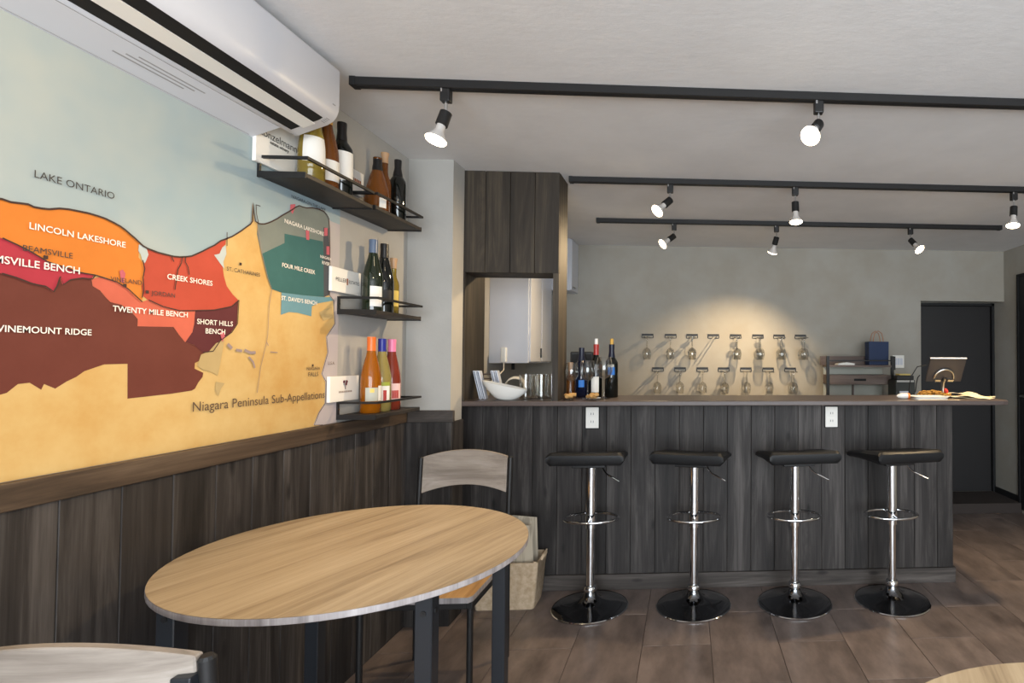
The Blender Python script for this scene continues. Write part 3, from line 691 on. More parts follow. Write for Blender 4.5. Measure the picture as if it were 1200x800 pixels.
def bottle(shape, h, glass, cap, cap_h, loc, label, labels=(), s=1.0, group=None, cork=None):
    pr = SHAPES[shape]; k = h/pr[-1][1]
    t = thing('wine_bottle', label, 'bottle', loc, group=group)
    P = [(r*s, z*k) for r, z in pr]
    rad = lambda z: next((a[0]+(b[0]-a[0])*(z-a[1])/(b[1]-a[1]) for a, b in zip(P[1:], P[2:]) if a[1] <= z <= b[1]), P[-1][0])
    MB().lathe(P, 28, cap0=False).build('glass_body', glass, t, smooth=True)
    zc = h-cap_h
    MB().lathe([(rad(zc)+.0006, zc), (rad((zc+h)/2)+.0008, (zc+h)/2), (.0162*s, h-.004), (.0155*s, h+.001), (0, h+.001)], 24, cap0=False, cap1=False).build('capsule', cap, t, smooth=True)
    if cork: MB().lathe([(.010, 0), (.010, .03), (.009, .034), (0, .034)], 14, (0, 0, h), cap0=False, cap1=False).build('stopper', cork, t, smooth=True)
    for (z0, z1, a0, a1, m) in labels:           # angles in degrees, 270 faces the camera side (-Y)
        n = 10; vs = []; fs = []; nz = 3
        for j in range(nz+1):
            z = (z0+(z1-z0)*j/nz)
            for i in range(n+1):
                a = math.radians(a0+(a1-a0)*i/n); r = rad(z)+.0008
                vs.append((r*math.cos(a), r*math.sin(a), z))
        for j in range(nz):
            for i in range(n): fs.append((j*(n+1)+i, j*(n+1)+i+1, (j+1)*(n+1)+i+1, (j+1)*(n+1)+i))
        MB().add(vs, fs).build('label', m, t, smooth=True)
    return t
Gs = 'bottles on the wall shelves'
# view direction from the camera to the shelves: label fronts face (+x, -y)
S1a, S1b, S2, S3 = 1.898, 1.904, 1.492, 1.076; XS = XL+.075
bottle('flute', .31, 'gold_wine', 'foil_gold', .06, (XS, 1.965, S1a), 'clear bottle of golden wine with round white label under the air conditioner', [(.075, .165, 265, 375, 'label_white')], 1.12, Gs)
bottle('burgundy', .30, 'copper_wine', 'foil_gold', .05, (XS-.005, 2.052, S1a), 'brown gold bottle with white label between two others on the first upper shelf', [(.04, .115, 255, 385, 'label_white')], 1.0, Gs)
bottle('bordeaux', .295, 'dark_glass', 'foil_black', .07, (XS-.008, 2.140, S1a), 'black bottle with white label at the far end of the first upper shelf', [(.07, .18, 255, 385, 'label_white')], 1.0, Gs)
bottle('squat', .235, 'copper_wine', 'foil_black', .055, (XS+.005, 2.355, S1b), 'squat amber bottle with black top on the upper shelf', [(.02, .06, 310, 345, 'label_white')], 1.0, Gs)
bottle('slim', .292, 'copper_wine', 'cork', .045, (XL+.058, 2.452, S1b), 'slim brown bottle with pale cork top on the upper shelf', [(.03, .08, 280, 350, 'label_white')], 1.0, Gs)
bottle('bordeaux', .29, 'dark_glass', 'foil_black', .075, (XS-.003, 2.532, S1b), 'black shouldered bottle at the far end of the upper shelf', [], .92, Gs)
lb = bottle('burgundy', .30, 'green_glass', 'foil_slate', .055, (XS, 2.345, S2), 'dark green bottle with slate blue cap and square white label', [(.022, .105, 285, 355, 'label_white')], 1.02, Gs)
bottle('burgundy', .30, 'dark_glass', 'foil_black', .06, (XS, 2.428, S2), 'dark bottle with black cap in the middle of the middle shelf', [(.05, .10, 290, 350, 'label_black')], 1.0, Gs)
bottle('slim', .255, 'gold_wine', 'cork', .045, (XL+.066, 2.520, S2), 'slim golden bottle with cork coloured cap on the middle shelf', [(.04, .11, 270, 360, 'label_sun')], .95, Gs)
bottle('burgundy', .312, 'amber_wine', 'foil_orange', .056, (XS, 2.343, S3), 'orange wine bottle with orange cap and grey sun label', [(.05, .105, 270, 340, 'label_grey'), (.05, .112, 342, 372, 'label_white'), (.085, .101, 295, 318, 'label_sun')], 1.0, Gs)
bottle('burgundy', .308, 'pale_wine', 'foil_blue', .054, (XS, 2.422, S3), 'clear bottle of pale wine with royal blue cap', [(.04, .108, 285, 350, 'label_white'), (.045, .09, 308, 328, 'label_red'), (.108, .124, 285, 350, 'label_green')], .98, Gs)
bottle('flute', .308, 'rose_wine', 'foil_pink', .054, (XS, 2.500, S3), 'rose wine bottle with pink cap and red label', [(.045, .115, 275, 365, 'label_pink'), (.05, .085, 300, 345, 'label_red')], 1.03, Gs)
Gb = 'bottles standing on the bar'
bottle('bordeaux', .285, 'navy_glass', 'foil_navy', .075, (-.612, 3.200, ZT), 'dark blue bottle with square blue label beside the hatch', [(.06, .10, 255, 305, 'label_blue')], 1.0, Gb)
bottle('bordeaux', .305, 'dark_glass', 'foil_red', .06, (-.530, 3.205, ZT), 'dark wine bottle with red neck and white silver stopper on the bar', [(.03, .12, 235, 305, 'label_white')], 1.0, Gb, 'foil_white')
bottle('bordeaux', .305, 'dark_glass', 'foil_navy', .075, (-.440, 3.200, ZT), 'dark wine bottle with gold stopper and blue label on the bar', [(.13, .175, 245, 305, 'label_blue'), (.175, .19, 240, 300, 'label_grey')], 1.02, Gb, 'foil_gold')
bx = bottle('slim', .20, 'copper_wine', 'cork', .05, (-.680, 3.225, ZT), 'small brown bottle with pale top behind the wine glasses', [], 1.0, Gb)

# ------------------------------------------------------------------ glassware
def wine_glass_mesh(h, rb, rbase, upside=False):
    P = [(rbase, 0), (rbase, .002), (rbase*.35, .006), (.0045, .012), (.004, h*.45), (.008, h*.48), (rb*.72, h*.54), (rb*.98, h*.66), (rb, h*.74), (rb*.93, h*.88), (rb*.80, h)]
    if upside: P = [(r, -z) for r, z in P]
    me = MB().lathe(P, 24, cap0=True, cap1=False).mesh('wine_glass', smooth=True)
    me.materials.append(MATS['clear_glass'])
    return me
gm = wine_glass_mesh(.215, .042, .034)
for (x, yy, s, lab) in ((-.640, 3.06, .93, 'small wine glass nearest the hatch on the bar'), (-.553, 3.065, .99, 'wine glass in front of the red necked bottle'), (-.462, 3.065, 1.08, 'tallest wine glass in front of the gold topped bottle')):
    o = link('wine_glass', gm, None, (x, yy, ZT)); o.scale = (s, s, s); tag(o, lab, 'glass', 'wine glasses on the bar')
tm = MB().lathe([(0, .008), (.030, .008), (.031, .012), (.0335, .135), (.035, .135), (.033, 0), (0, 0)], 20, cap0=False, cap1=False).mesh('tumbler', smooth=True); tm.materials.append(MATS['clear_glass'])
for i, (x, yy, lab) in enumerate(((-.895, 3.09, 'leftmost clear tumbler in the hatch, behind the white dish tip'), (-.845, 3.15, 'second clear tumbler in the hatch'), (-.808, 3.08, 'third clear tumbler in the hatch'), (-.765, 3.15, 'rightmost clear tumbler in the hatch, beside the post'))):
    tag(link('tumbler', tm, None, (x, yy, ZT)), lab, 'glass', 'clear tumblers in the hatch')
# hanging racks and glasses on the back wall
hg = wine_glass_mesh(.19, .037, .032, True)
def rack(x, z, label):
    t = thing('glass_rack', label, 'glass rack', (x, YB, z), group='hanging glass racks on the back wall')
    MB().box(-.050, .050, -.008, 0, .004, .020).build('mounting_bar', 'black_metal', t)
    for sx in (-1, 1):
        MB().box(sx*.049-.003, sx*.049+.003, -.006, 0, -.014, .006).build('hanger', 'black_metal', t)
        MB().box(sx*.014-.002, sx*.014+.002, -.25, 0, -.018, -.013).build('rail', 'black_metal', t)
        MB().box(min(sx*.012, sx*.049), max(sx*.012, sx*.049), -.006, -.001, -.018, -.013).build('cross_piece', 'black_metal', t)
up = [-.348, -.149, .037, .223, .418, .614, .802, .992]; lo = [-.258, -.066, .128, .314, .509, .705, .901]
ordn = ['first', 'second', 'third', 'fourth', 'fifth', 'sixth', 'seventh', 'last']
upn = [1, 1, 2, 0, 2, 2, 2, 2]; lon = [1, 1, 1, 2, 1, 1, 2]
for row, xsr, z, ns in (('upper', up, 1.502, upn), ('lower', lo, 1.212, lon)):
    for i, (x, n) in enumerate(zip(xsr, ns)):
        nm = ordn[i] if not (row == 'lower' and i == 6) else 'last'
        rack(x, z, 'black metal glass rack, %s from the left in the %s row%s' % (nm, row, ', hanging empty' if n == 0 else ''))
        for k in range(n):
            yy = YB - (.075 if k == 0 else .165) - .004*(i % 3)
            o = link('hanging_glass', hg, None, (x, yy, z-.0122)); o.rotation_euler = (0, 0, i*.7)
            tag(o, 'clear wine glass hanging %sin the %s rack of the %s row' % ('' if n == 1 else ('nearest the wall ' if k == 0 else 'at the front '), nm, row), 'glass', 'wine glasses hanging on the back wall')

# ------------------------------------------------------------------ bar stools
def make_stool(label, loc, rz):
    t = thing('bar_stool', label, 'bar stool', loc, 0, 'bar stools along the counter')
    b = MB().lathe([(0, 0), (.190, 0), (.1955, .003), (.196, .007), (.190, .010), (.15, .016), (.10, .026), (.06, .042), (.038, .062), (.030, .085), (.030, .095), (0, .095)], 48, cap0=False, cap1=False).build('base', 'black_chrome', t, smooth=True)
    MB().lathe([(.194, .0005), (.1975, .002), (.1985, .006), (.1945, .0095)], 48, cap0=False, cap1=False).build('base_rim', 'chrome', b, smooth=True)
    MB().lathe([(.033, .088), (.034, .10), (.031, .112), (.026, .116)], 24).build('collar', 'chrome', t, smooth=True)
    MB().cyl((0, 0, .10), (0, 0, .43), .0215, n=24).build('lower_tube', 'chrome', t, smooth=True)
    MB().lathe([(.0215, .415), (.0285, .415), (.0285, .74), (.020, .745)], 24).build('upper_tube', 'chrome', t, smooth=True)
    MB().lathe([(.0275, .428), (.0282, .428), (.0282, .432), (.0275, .432)], 24).build('joint_ring', 'slot_black', t)
    pts = [(.143*math.cos(a)*(1 if abs(math.cos(a)) < .98 else 1), .098*math.sin(a) + .012, .462) for a in [2*PI*i/40 for i in range(40)]]
    fr = MB().tube(pts, .0075, 10, closed=True).build('foot_ring', 'chrome', t, smooth=True)
    MB().tube([(0, -.026, .462), (0, -.086, .462)], .007, 8).tube([(0, .026, .462), (0, .11, .462)], .007, 8).build('ring_strut', 'chrome', fr, smooth=True)
    MB().lathe([(.027, .44), (.030, .442), (.030, .482), (.027, .484)], 24, cap0=False, cap1=False).build('ring_sleeve', 'chrome', fr, smooth=True)
    MB().tube([(.03, -.02, .752), (.06, -.045, .748), (.078, -.06, .722), (.092, -.07, .708), (.16, -.10, .676)], .0042, 8).build('height_lever', 'chrome', t, smooth=True)
    # seat: padded wave, near edge turned up, far edge rolled down
    nx, ny, W2 = 24, 34, .190
    def zt_(u): return .838 - .022*(u+1) - .010*max(0, u)**2
    def zb_(u): return .772 - .004*(u+1) - .012*max(0, u)**2
    rings = []
    for i in range(nx+1):
        x = -W2 + 2*W2*i/nx
        edge = max(0.0, (abs(x)-(W2-.016))/.016); th = 1-.55*edge**3
        sag = -.006*(1-(x/W2)**2)
        top = []; bot = []
        for j in range(ny+1):
            u = -1+2*j/ny; e2 = max(0.0, (abs(u)-.94)/.06); tt = th*(1-.45*e2**2)
            yy = u*.188; xx = x*(1-.05*(u+1)); m_ = (zt_(u)+zb_(u))/2; h_ = (zt_(u)-zb_(u))/2*tt
            top.append((xx, yy, m_+h_+sag*(1-e2))); bot.append((xx, yy, m_-h_))
        rings.append(top+bot[::-1])
    se = MB().rings(rings).build('seat', 'black_leather', t, smooth=True)
    se.rotation_euler = (0, 0, rz)
    pl = MB().box(-.085, .085, -.085, .085, .742, .768).build('seat_plate', 'black_metal', t, bevel=.004); pl.rotation_euler = (0, 0, rz)
    return t
SY = 2.918
s0 = make_stool('black leather bar stool closest to the fabric basket', (-.505, SY+.01, 0), 0.0)
for x, rz, lab in ((.037, -.24, 'second bar stool from the basket, its seat twisted to the right'), (.576, .12, 'third bar stool from the basket, below the right hand socket'), (1.108, .20, 'bar stool at the open right end of the bar')):
    o = dup(s0, (x, SY, 0), 0, lab)
    for ch in o.children:
        if ch.name.startswith('seat'): ch.rotation_euler = (0, 0, rz)

# ------------------------------------------------------------------ tables
def table(cx, cy, a, b, ang, legs, label, ztop=.765, wood_name='oak_top'):
    t = thing('round_table', label, 'table', (cx, cy, 0))
    N = 72; ca, sa = math.cos(ang), math.sin(ang)
    el = lambda k, th: (k*a*math.cos(th)*ca - k*b*math.sin(th)*sa, k*a*math.cos(th)*sa + k*b*math.sin(th)*ca)
    ring = lambda k, z: [(*el(k, 2*PI*i/N), z) for i in range(N)]
    G = -.33; cg, sg = math.cos(G), math.sin(G)
    rot = lambda r: [(x*cg+y*sg, -x*sg+y*cg, z) for x, y, z in r]
    ts = MB().rings([rot(ring(.985, ztop-.002)), rot(ring(.995, ztop-.001)), rot(ring(.998, ztop))], True, True).build('top_surface', wood_name, t)
    ts.rotation_euler = (0, 0, G)
    MB().rings([ring(.985, ztop-.016), ring(.997, ztop-.015), ring(1, ztop-.0135), ring(1, ztop-.002), ring(.9985, ztop-.0005)], True, False).build('edge_band', 'ash_edge', t, smooth=True)
    zl = ztop-.016
    for (lx, ly) in legs:
        lg = MB().box(lx-.02, lx+.02, ly-.02, ly+.02, .004, zl).build('leg', 'black_frame', t, bevel=.002, seg=1)
        MB().box(lx-.019, lx+.019, ly-.019, ly+.019, 0, .004).build('foot_pad', 'slot_black', lg)
        for dz in (.035, .075):
            MB().cyl((lx, ly-.0202, zl-dz), (lx, ly-.0225, zl-dz), .007, n=12).cyl((lx, ly-.022, zl-dz), (lx, ly-.0232, zl-dz), .003, n=6).build('bolt', 'black_metal', lg)
            MB().cyl((lx+.0202, ly, zl-dz), (lx+.0225, ly, zl-dz), .007, n=12).build('bolt', 'black_metal', lg)
    for p, q in zip(legs, legs[1:]+legs[:1]):
        d = (Vector(q)-Vector(p)).normalized(); nn = Vector((-d.y, d.x))*.011
        a0, b0 = Vector(p)+d*.02, Vector(q)-d*.02
        MB().prism([tuple(a0-nn), tuple(b0-nn), tuple(b0+nn), tuple(a0+nn)], 2, zl-.045, zl).build('apron', 'black_frame', t)
    return t
table(-.8865, 1.571, .450, .4145, math.radians(142.8), [(.262, -.200), (.295, .225), (-.285, .250), (-.320, -.197)], 'oval oak topped table with black legs against the map wall', .785)
table(.575, .491, .42, .42, 0, [(.26, -.26), (.26, .26), (-.26, .26), (-.26, -.26)], 'pale oak topped table at the lower right corner', .785)

# ------------------------------------------------------------------ chairs
def make_chair(label, loc, rz):
    """origin on the floor under the seat centre; faces +Y, backrest towards -Y"""
    t = thing('dining_chair', label, 'chair', loc, rz, 'steel framed dining chairs')
    hw = .193; yb, yf = -.205, .205; zs = .44
    for s in (-1, 1):
        MB().tube([(s*hw, yb, 0), (s*hw, yb, .40), (s*hw, yb-.001, .48), (s*hw, yb-.012, .68), (s*hw, yb-.028, .862)], .011, 12).build('back_leg', 'black_metal', t, smooth=True)
        MB().tube([(s*hw, yf, 0), (s*hw, yf, zs-.03)], .011, 12).build('front_leg', 'black_metal', t, smooth=True)
        MB().box(s*hw-.011, s*hw+.011, yb, yf+.011, zs-.045, zs-.022).build('seat_rail', 'black_metal', t, bevel=.002)
    MB().box(-hw+.011, hw-.011, yf-.011, yf+.011, zs-.045, zs-.022).build('seat_rail', 'black_metal', t, bevel=.002); MB().box(-hw+.011, hw-.011, yb-.011, yb+.011, zs-.045, zs-.022).build('seat_rail', 'black_metal', t, bevel=.002)
    w = .203
    poly = [(-w, yb+.018), (w, yb+.018), (w, yf+.0), (w-.012, yf+.018), (-w+.012, yf+.018), (-w, yf+.0)]
    sb = MB().prism(poly, 2, zs-.022, zs-.001).build('seat_board', 'ash_edge', t, bevel=.002)
    MB().prism([(x*.995, y*.995) for x, y in poly], 2, zs-.001, zs).build('seat_surface', 'oak_seat', sb)
    # curved backrest board
    n = 20; W2 = hw-.012; fr = []; bk = []
    fz = lambda k: (.868+.028*(1-k*k)-.0, .712+.032*(1-k*k))
    vs = []; 
    for i in range(n+1):
        k = -1+2*i/n; x = k*W2; zt_, zb_ = fz(k); bow = -.018*(1-k*k)
        lean = lambda z: yb - .012 - (z-.68)*.09
        for (z, d) in ((zb_, 0), (zb_, .016), (zt_, .016), (zt_, 0)):
            vs.append((x, lean(z)+bow+d-.006, z))
    rings = [vs[4*i:4*i+4] for i in range(n+1)]
    MB().rings(rings).build('backrest', 'ash_slat', t, bevel=.002, seg=1)
    for s in (-1, 1):
        for z in (.745, .83):
            bkt = MB().box(s*hw-(.034 if s > 0 else -.006), s*hw-(.006 if s > 0 else -.034), yb-.040-(z-.74)*.09, yb-.018-(z-.74)*.09, z-.014, z+.014).build('bracket', 'black_frame', t, bevel=.002)
            MB().cyl((s*(hw-.021), yb-.040-(z-.74)*.09, z), (s*(hw-.021), yb-.0425-(z-.74)*.09, z), .006, n=12).build('screw', 'black_metal', bkt)
        MB().cyl((s*hw, yb-.028, .8615), (s*hw, yb-.0284, .8665), .0112, .008, n=12).build('end_cap', 'black_trim', t)
    return t
ch = make_chair('steel framed dining chair with oak backrest on the far side of the oval table', (-.978, 2.262, 0), PI)
dup(ch, (-.892, 1.085, 0), 0.0, 'dining chair seen from behind at the lower left corner')

# ------------------------------------------------------------------ fabric basket with cushions
bk = thing('fabric_basket', 'beige jute storage basket on the floor by the bar', 'basket', (-.945, 3.005, 0), 0.0)
def rrect(hx, hy, r, z, wob=0.0, n=5):
    pts = []
    for (cx, cy, a0) in ((hx-r, hy-r, 0), (-hx+r, hy-r, PI/2), (-hx+r, -hy+r, PI), (hx-r, -hy+r, 3*PI/2)):
        for i in range(n+1):
            a = a0+PI/2*i/n; x, y = cx+r*math.cos(a), cy+r*math.sin(a)
            pts.append((x*(1+wob*math.sin(5*a+z*20)), y*(1+wob*math.cos(3*a+z*17)), z+wob*.4*math.sin(4*a)))
    return pts
MB().rings([rrect(.150, .085, .02, 0), rrect(.156, .092, .02, .05, .01), rrect(.163, .097, .02, .13, .015), rrect(.170, .100, .02, .20, .02), rrect(.175, .103, .02, .245, .02), rrect(.170, .098, .02, .246, .02), rrect(.16, .092, .02, .12, .015), rrect(.145, .08, .02, .015)], True, True).build('body', 'jute', bk, smooth=True)
MB().tube([(.172, -.03, .235), (.182, -.02, .255), (.184, .02, .258), (.174, .03, .235)], .009, 8).build('handle', 'jute', bk, smooth=True)
MB().tube([(-.172, -.03, .235), (-.182, -.02, .255), (-.184, .02, .258), (-.174, .03, .235)], .009, 8).build('handle', 'jute', bk, smooth=True)
def pillow(name, cx, cy, z0, w, h, th, rz, tilt, label, m):
    N = 14; top = []; vs = []; fs = []
    prof_ = lambda u: max(0.0, 1-abs(u)**3.0)**.5
    for side in (1, -1):
        for j in range(N+1):
            for i in range(N+1):
                u, v = -1+2*i/N, -1+2*j/N
                k = 1-.06*abs(u*v)
                vs.append((u*w/2*k, side*th/2*prof_(u)*prof_(v), h/2+v*h/2*k))
        o = 0 if side == 1 else (N+1)**2
        for j in range(N):
            for i in range(N):
                q = (o+j*(N+1)+i, o+j*(N+1)+i+1, o+(j+1)*(N+1)+i+1, o+(j+1)*(N+1)+i)
                fs.append(q if side == -1 else q[::-1])
    o = MB().add(vs, fs).build(name, m, None, smooth=True, loc=(cx, cy, z0))
    o.rotation_euler = (tilt, 0, rz)
    return tag(o, label, 'cushion', 'cushions in the basket')
pillow('cushion', -.945, 2.966, .03, .27, .40, .052, 0, 0, 'striped beige cushion at the front of the jute basket', 'cushion')
pillow('cushion', -.935, 3.038, .03, .26, .425, .052, 0, 0, 'taller beige cushion standing at the back of the jute basket', 'cushion')

# ------------------------------------------------------------------ things in the hatch
rk = thing('slatted_rack', 'white striped folding rack leaning in the hatch', 'rack', (-1.092, 3.065, ZT))
for k, (xb, xt) in enumerate(((-.045, -.082), (-.025, -.062), (.030, -.006), (.050, .016))):
    dy = 0.0 if k < 2 else .05
    pn = MB().prism([(xb, 0.0), (xb+.016, 0.0), (xt+.016, .155), (xt, .155)], 1, dy, dy+.04).build('panel', 'stripe_white', rk, bevel=.002, seg=1)
    MB().prism([(xb+.006, 0.004), (xb+.010, 0.004), (xt+.010, .151), (xt+.006, .151)], 1, dy-.0012, dy+.02).build('stripe', 'stripe_navy', pn)
for z in (.085, .11, .135):
    MB().cyl((-.062-(z-.08)*.05, .03, z), (.006, .06, z), .004, n=8).build('rung', 'rung_brown', rk)
ds = []
N = 28
def dish_ring(k, z, sx, sy): return [(.118*sx*k*math.cos(2*PI*i/N), .06*sy*k*math.sin(2*PI*i/N), z*1.05 + .026*(1-math.cos(2*PI*i/N))*k**1.6) for i in range(N)]
MB_d = MB().rings([dish_ring(.25, -.002, 1, 1), dish_ring(.45, .002, 1, 1), dish_ring(.7, .018, 1, 1), dish_ring(.9, .036, 1, 1), dish_ring(1.0, .052, 1, 1), dish_ring(.97, .052, 1, 1), dish_ring(.82, .034, 1, 1), dish_ring(.5, .012, 1, 1), dish_ring(.2, .008, 1, 1)], True, True)
o = MB_d.build('serving_dish', 'white_gloss', None, smooth=True, loc=(-.972, 2.978, ZT+.0005)); o.rotation_euler = (0, 0, .05)
tag(o, 'white boat shaped serving dish in the hatch', 'dish')
# kitchen cupboards on the left wall behind the bar, seen through the hatch
cb = thing('wall_cupboard', 'white hanging cupboard seen through the serving hatch', 'cupboard', (XL, 3.89, 1.27))
MB().box(0, .27, 0, .60, 0, .72).build('body', 'white_plastic', cb, bevel=.004)
MB().box(.27, .282, .01, .29, .01, .71).build('door', 'white_plastic', cb, bevel=.003); MB().box(.27, .282, .31, .59, .01, .71).build('door', 'white_plastic', cb, bevel=.003)
MB().box(.282, .292, .26, .268, .04, .11).build('handle', 'black_metal', cb); MB().box(.06, .08, .3, .32, -.05, 0).build('hook', 'black_metal', cb)
cb = thing('wall_cupboard', 'white upper cupboard peeking out right of the hatch post', 'cupboard', (XL, 4.50, 1.86))
MB().box(0, .42, 0, .268, 0, .425).build('body', 'white_plastic', cb, bevel=.003); MB().box(.42, .435, .004, .264, .004, .42).build('door', 'white_plastic', cb, bevel=.003)
MB().tube([(.436, .03, .03), (.45, .04, .028), (.45, .10, .028), (.436, .11, .03)], .004, 8).build('handle', 'steel', cb, smooth=True)
pa = thing('power_adapter', 'white plug adapter hanging on the cupboard in the hatch', 'adapter', (-1.272, 3.889, 1.275))
MB().box(-.018, .018, -.035, 0, .0, .105).build('housing', 'white_gloss', pa, bevel=.006)
MB().tube([(0, -.018, .002), (.004, -.03, -.05), (.012, -.20, -.10), (.03, -.42, -.135), (.06, -.53, -.155), (.09, -.555, -.165)], .004, 8).build('cable', 'cable_white', pa, smooth=True)
cc = MB()
for k in range(3):
    cc.tube([(.055*math.cos(a), .012*k+.01*math.sin(a*2), .052+.050*math.sin(a)+.004*k) for a in [2*PI*i/28 for i in range(28)]], .0038, 8, closed=True)
tag(cc.build('cable_coil', 'cable_white', None, smooth=True, loc=(-1.02, 3.30, ZT+.003)), 'coiled white cable standing behind the white dish', 'cable')
# small things by the bar bottles
bxx = thing('card_terminal', 'small black box behind the bottles on the bar', 'box', (-.635, 3.31, ZT))
MB().box(-.06, .075, -.03, .03, 0, .265).build('casing', 'printer_dark', bxx, bevel=.008); MB().box(-.05, .065, -.0315, -.03, .12, .25).build('screen', 'slot_black', bxx)
for i, (x, yy, w, lab) in enumerate(((-.632, 2.962, .040, 'shallow dish of corks left of the small wine glass'), (-.505, 2.962, .052, 'shallow dish of corks in front of the bottles'))):
    t = thing('cork_dish', lab, 'dish', (x, yy, ZT))
    MB().lathe([(0, .002), (w*.6, 0), (w, .012), (w*1.02, .014), (w*.97, .014), (w*.6, .005), (0, .005)], 24, cap0=False, cap1=False).build('dish', 'clear_glass', t, smooth=True)
    random.seed(3+i)
    for k in range(9 if i else 5):
        a, r = random.random()*6.28, random.random()*w*.6; d = Vector((math.cos(a*3), math.sin(a*3), random.uniform(-.15, .3))).normalized()*.018
        c0 = Vector((r*math.cos(a), r*math.sin(a), .018+.006*(k % 3)))
        MB().cyl(c0-d, c0+d, .0095, n=10).build('cork', 'corks', t, smooth=True)

# ------------------------------------------------------------------ right end of the bar
tb = thing('tablet_stand', 'grey tablet on a round stand seen from behind on the bar', 'tablet', (1.565, 3.27, ZT))
MB().lathe([(0, 0), (.07, 0), (.072, .004), (.066, .009), (0, .010)], 28, cap0=False, cap1=False).build('base', 'steel', tb, smooth=True)
MB().tube([(0, .0, .008), (.0, .0, .05), (0, -.005, .085), (0, -.03, .11)], .010, 10).build('neck', 'steel', tb, smooth=True)
sc_ = MB().box(-.112, .112, -.006, .006, -.08, .08).build('tablet', 'tablet_back', tb, bevel=.004); sc_.location = (0.002, -.034, .162); sc_.rotation_euler = (.50, 0, 0)
MB().box(-.108, .108, .006, .0066, -.075, .075).build('screen', 'slot_black', sc_)
MB().tube([(.062*math.cos(a)-.006, -.012, .062*math.sin(a)-.052) for a in [PI*i/18 for i in range(19)]], .006, 8).build('holder_arch', 'steel', sc_, smooth=True)
for s in (-1, 1): MB().box(s*.04-.018, s*.04+.018, -.016, -.006, -.075, -.062).build('holder_foot', 'steel', sc_)
MB().box(-.112, .112, -.0066, .0066, .0795, .0812).build('top_edge', 'stripe_white', sc_)
MB().tube([(-.115, -.03, .19), (-.16, .0, .18), (-.185, .03, .12), (-.19, .05, .06), (-.185, .07, .004)], .003, 8).build('charging_cable', 'cable_black', tb, smooth=True)
bq = thing('dried_bouquet', 'dried golden flower bunch wrapped in cream paper on the bar', 'bouquet', (1.512, 3.11, ZT))
def sheet(pts2, z0, wav, th, name, m, parent, seed):
    random.seed(seed); n = 10; vs = []; fs = []
    (ax, ay), (bx_, by), (cx_, cy), (dx_, dy) = pts2
    for side in (0, 1):
        for j in range(n+1):
            for i in range(n+1):
                u, v = i/n, j/n
                x = (ax*(1-u)+bx_*u)*(1-v) + (dx_*(1-u)+cx_*u)*v; y = (ay*(1-u)+by*u)*(1-v) + (dy*(1-u)+cy*u)*v
                z = z0 + wav*(.5+.5*math.sin(seed+u*7+v*4))*(math.sin(PI*u)*.7+.3*v) + (th if side else 0)
                vs.append((x, y, z))
        o = side*(n+1)**2
        for j in range(n):
            for i in range(n):
                q = (o+j*(n+1)+i, o+j*(n+1)+i+1, o+(j+1)*(n+1)+i+1, o+(j+1)*(n+1)+i); fs.append(q if side else q[::-1])
    b = (n+1)**2; rim = [i for i in range(n+1)] + [(n+1)*k+n for k in range(1, n+1)] + [n*(n+1)+i for i in range(n-1, -1, -1)] + [(n+1)*k for k in range(n-1, 0, -1)]
    for i in range(len(rim)): fs.append((rim[i], rim[(i+1) % len(rim)], rim[(i+1) % len(rim)]+b, rim[i]+b))
    return MB().add(vs, fs).build(name, m, parent, smooth=True)
sheet([(.02, -.02), (.18, -.14), (.275, -.03), (.12, .10)], .001, .014, .0016, 'paper_wrap', 'paper_cream', bq, 1)
sheet([(-.02, .02), (.12, -.10), (.262, -.06), (.16, .14)], .007, .022, .0016, 'paper_wrap', 'paper_cream', bq, 2)
sheet([(-.02, .06), (.16, .0), (.22, .06), (.10, .16)], .018, .014, .0016, 'paper_wrap', 'paper_cream', bq, 5)
random.seed(11)
fl = MB()
for k in range(60):
    u = random.random(); c0 = Vector((-.16+.17*u, .03+random.uniform(-.03, .04), .012+random.random()*.03*(1-abs(u-.5))))
    d = Vector((random.uniform(.6, 1), random.uniform(-.4, .4), random.uniform(-.2, .3))).normalized()
    fl.lathe_dir([(.0005, 0), (.006, .008), (.0065, .016), (.003, .026), (.0004, .03)], c0, d, 6)
o = fl.build('dried_flower', 'dried_gold', bq, smooth=True); o['kind'] = 'stuff'
MB().lathe_dir([(.001, 0), (.010, .006), (.013, .016), (.009, .028), (.001, .036)], (.022, .04, .022), (-.4, 0, .9), 12).build('bud', 'bud_red', bq, smooth=True)
tu = thing('paper_tube', 'white tapered tube with an orange band on the bar', 'tube', (1.185, 3.04, ZT+.0165))
MB().lathe_dir([(.002, 0), (.010, .008), (.0155, .03), (.016, .062)], (0, 0, 0), (1, .02, 0), 18).build('sleeve', 'white_gloss', tu, smooth=True)
MB().lathe_dir([(.0164, .062), (.0164, .074)], (0, 0, 0), (1, .02, 0), 18).build('band', 'orange_band', tu, smooth=True)
sheet_o = thing('serving_tray', 'white flat tray beside the banded tube on the bar', 'tray', (1.365, 3.03, ZT))
MB().prism(rrect and [(p[0], p[1]) for p in rrect(.095, .055, .02, 0)], 2, 0, .004).build('tray_base', 'white_gloss', sheet_o, smooth=False)
MB().rings([rrect(.090, .050, .02, .004), rrect(.105, .062, .025, .017), rrect(.102, .059, .025, .018), rrect(.087, .047, .02, .007)], False, True).build('tray_rim', 'white_gloss', sheet_o, smooth=True)
tag(sheet([(-.10, -.07), (.13, -.075), (.135, -.05), (-.095, -.05)], .0006, .0005, .0008, 'menu_sheet', 'paper_cream', None, 9), 'cream paper sheet lying in front of the white tray', 'paper').location = (1.37, 3.005, ZT)

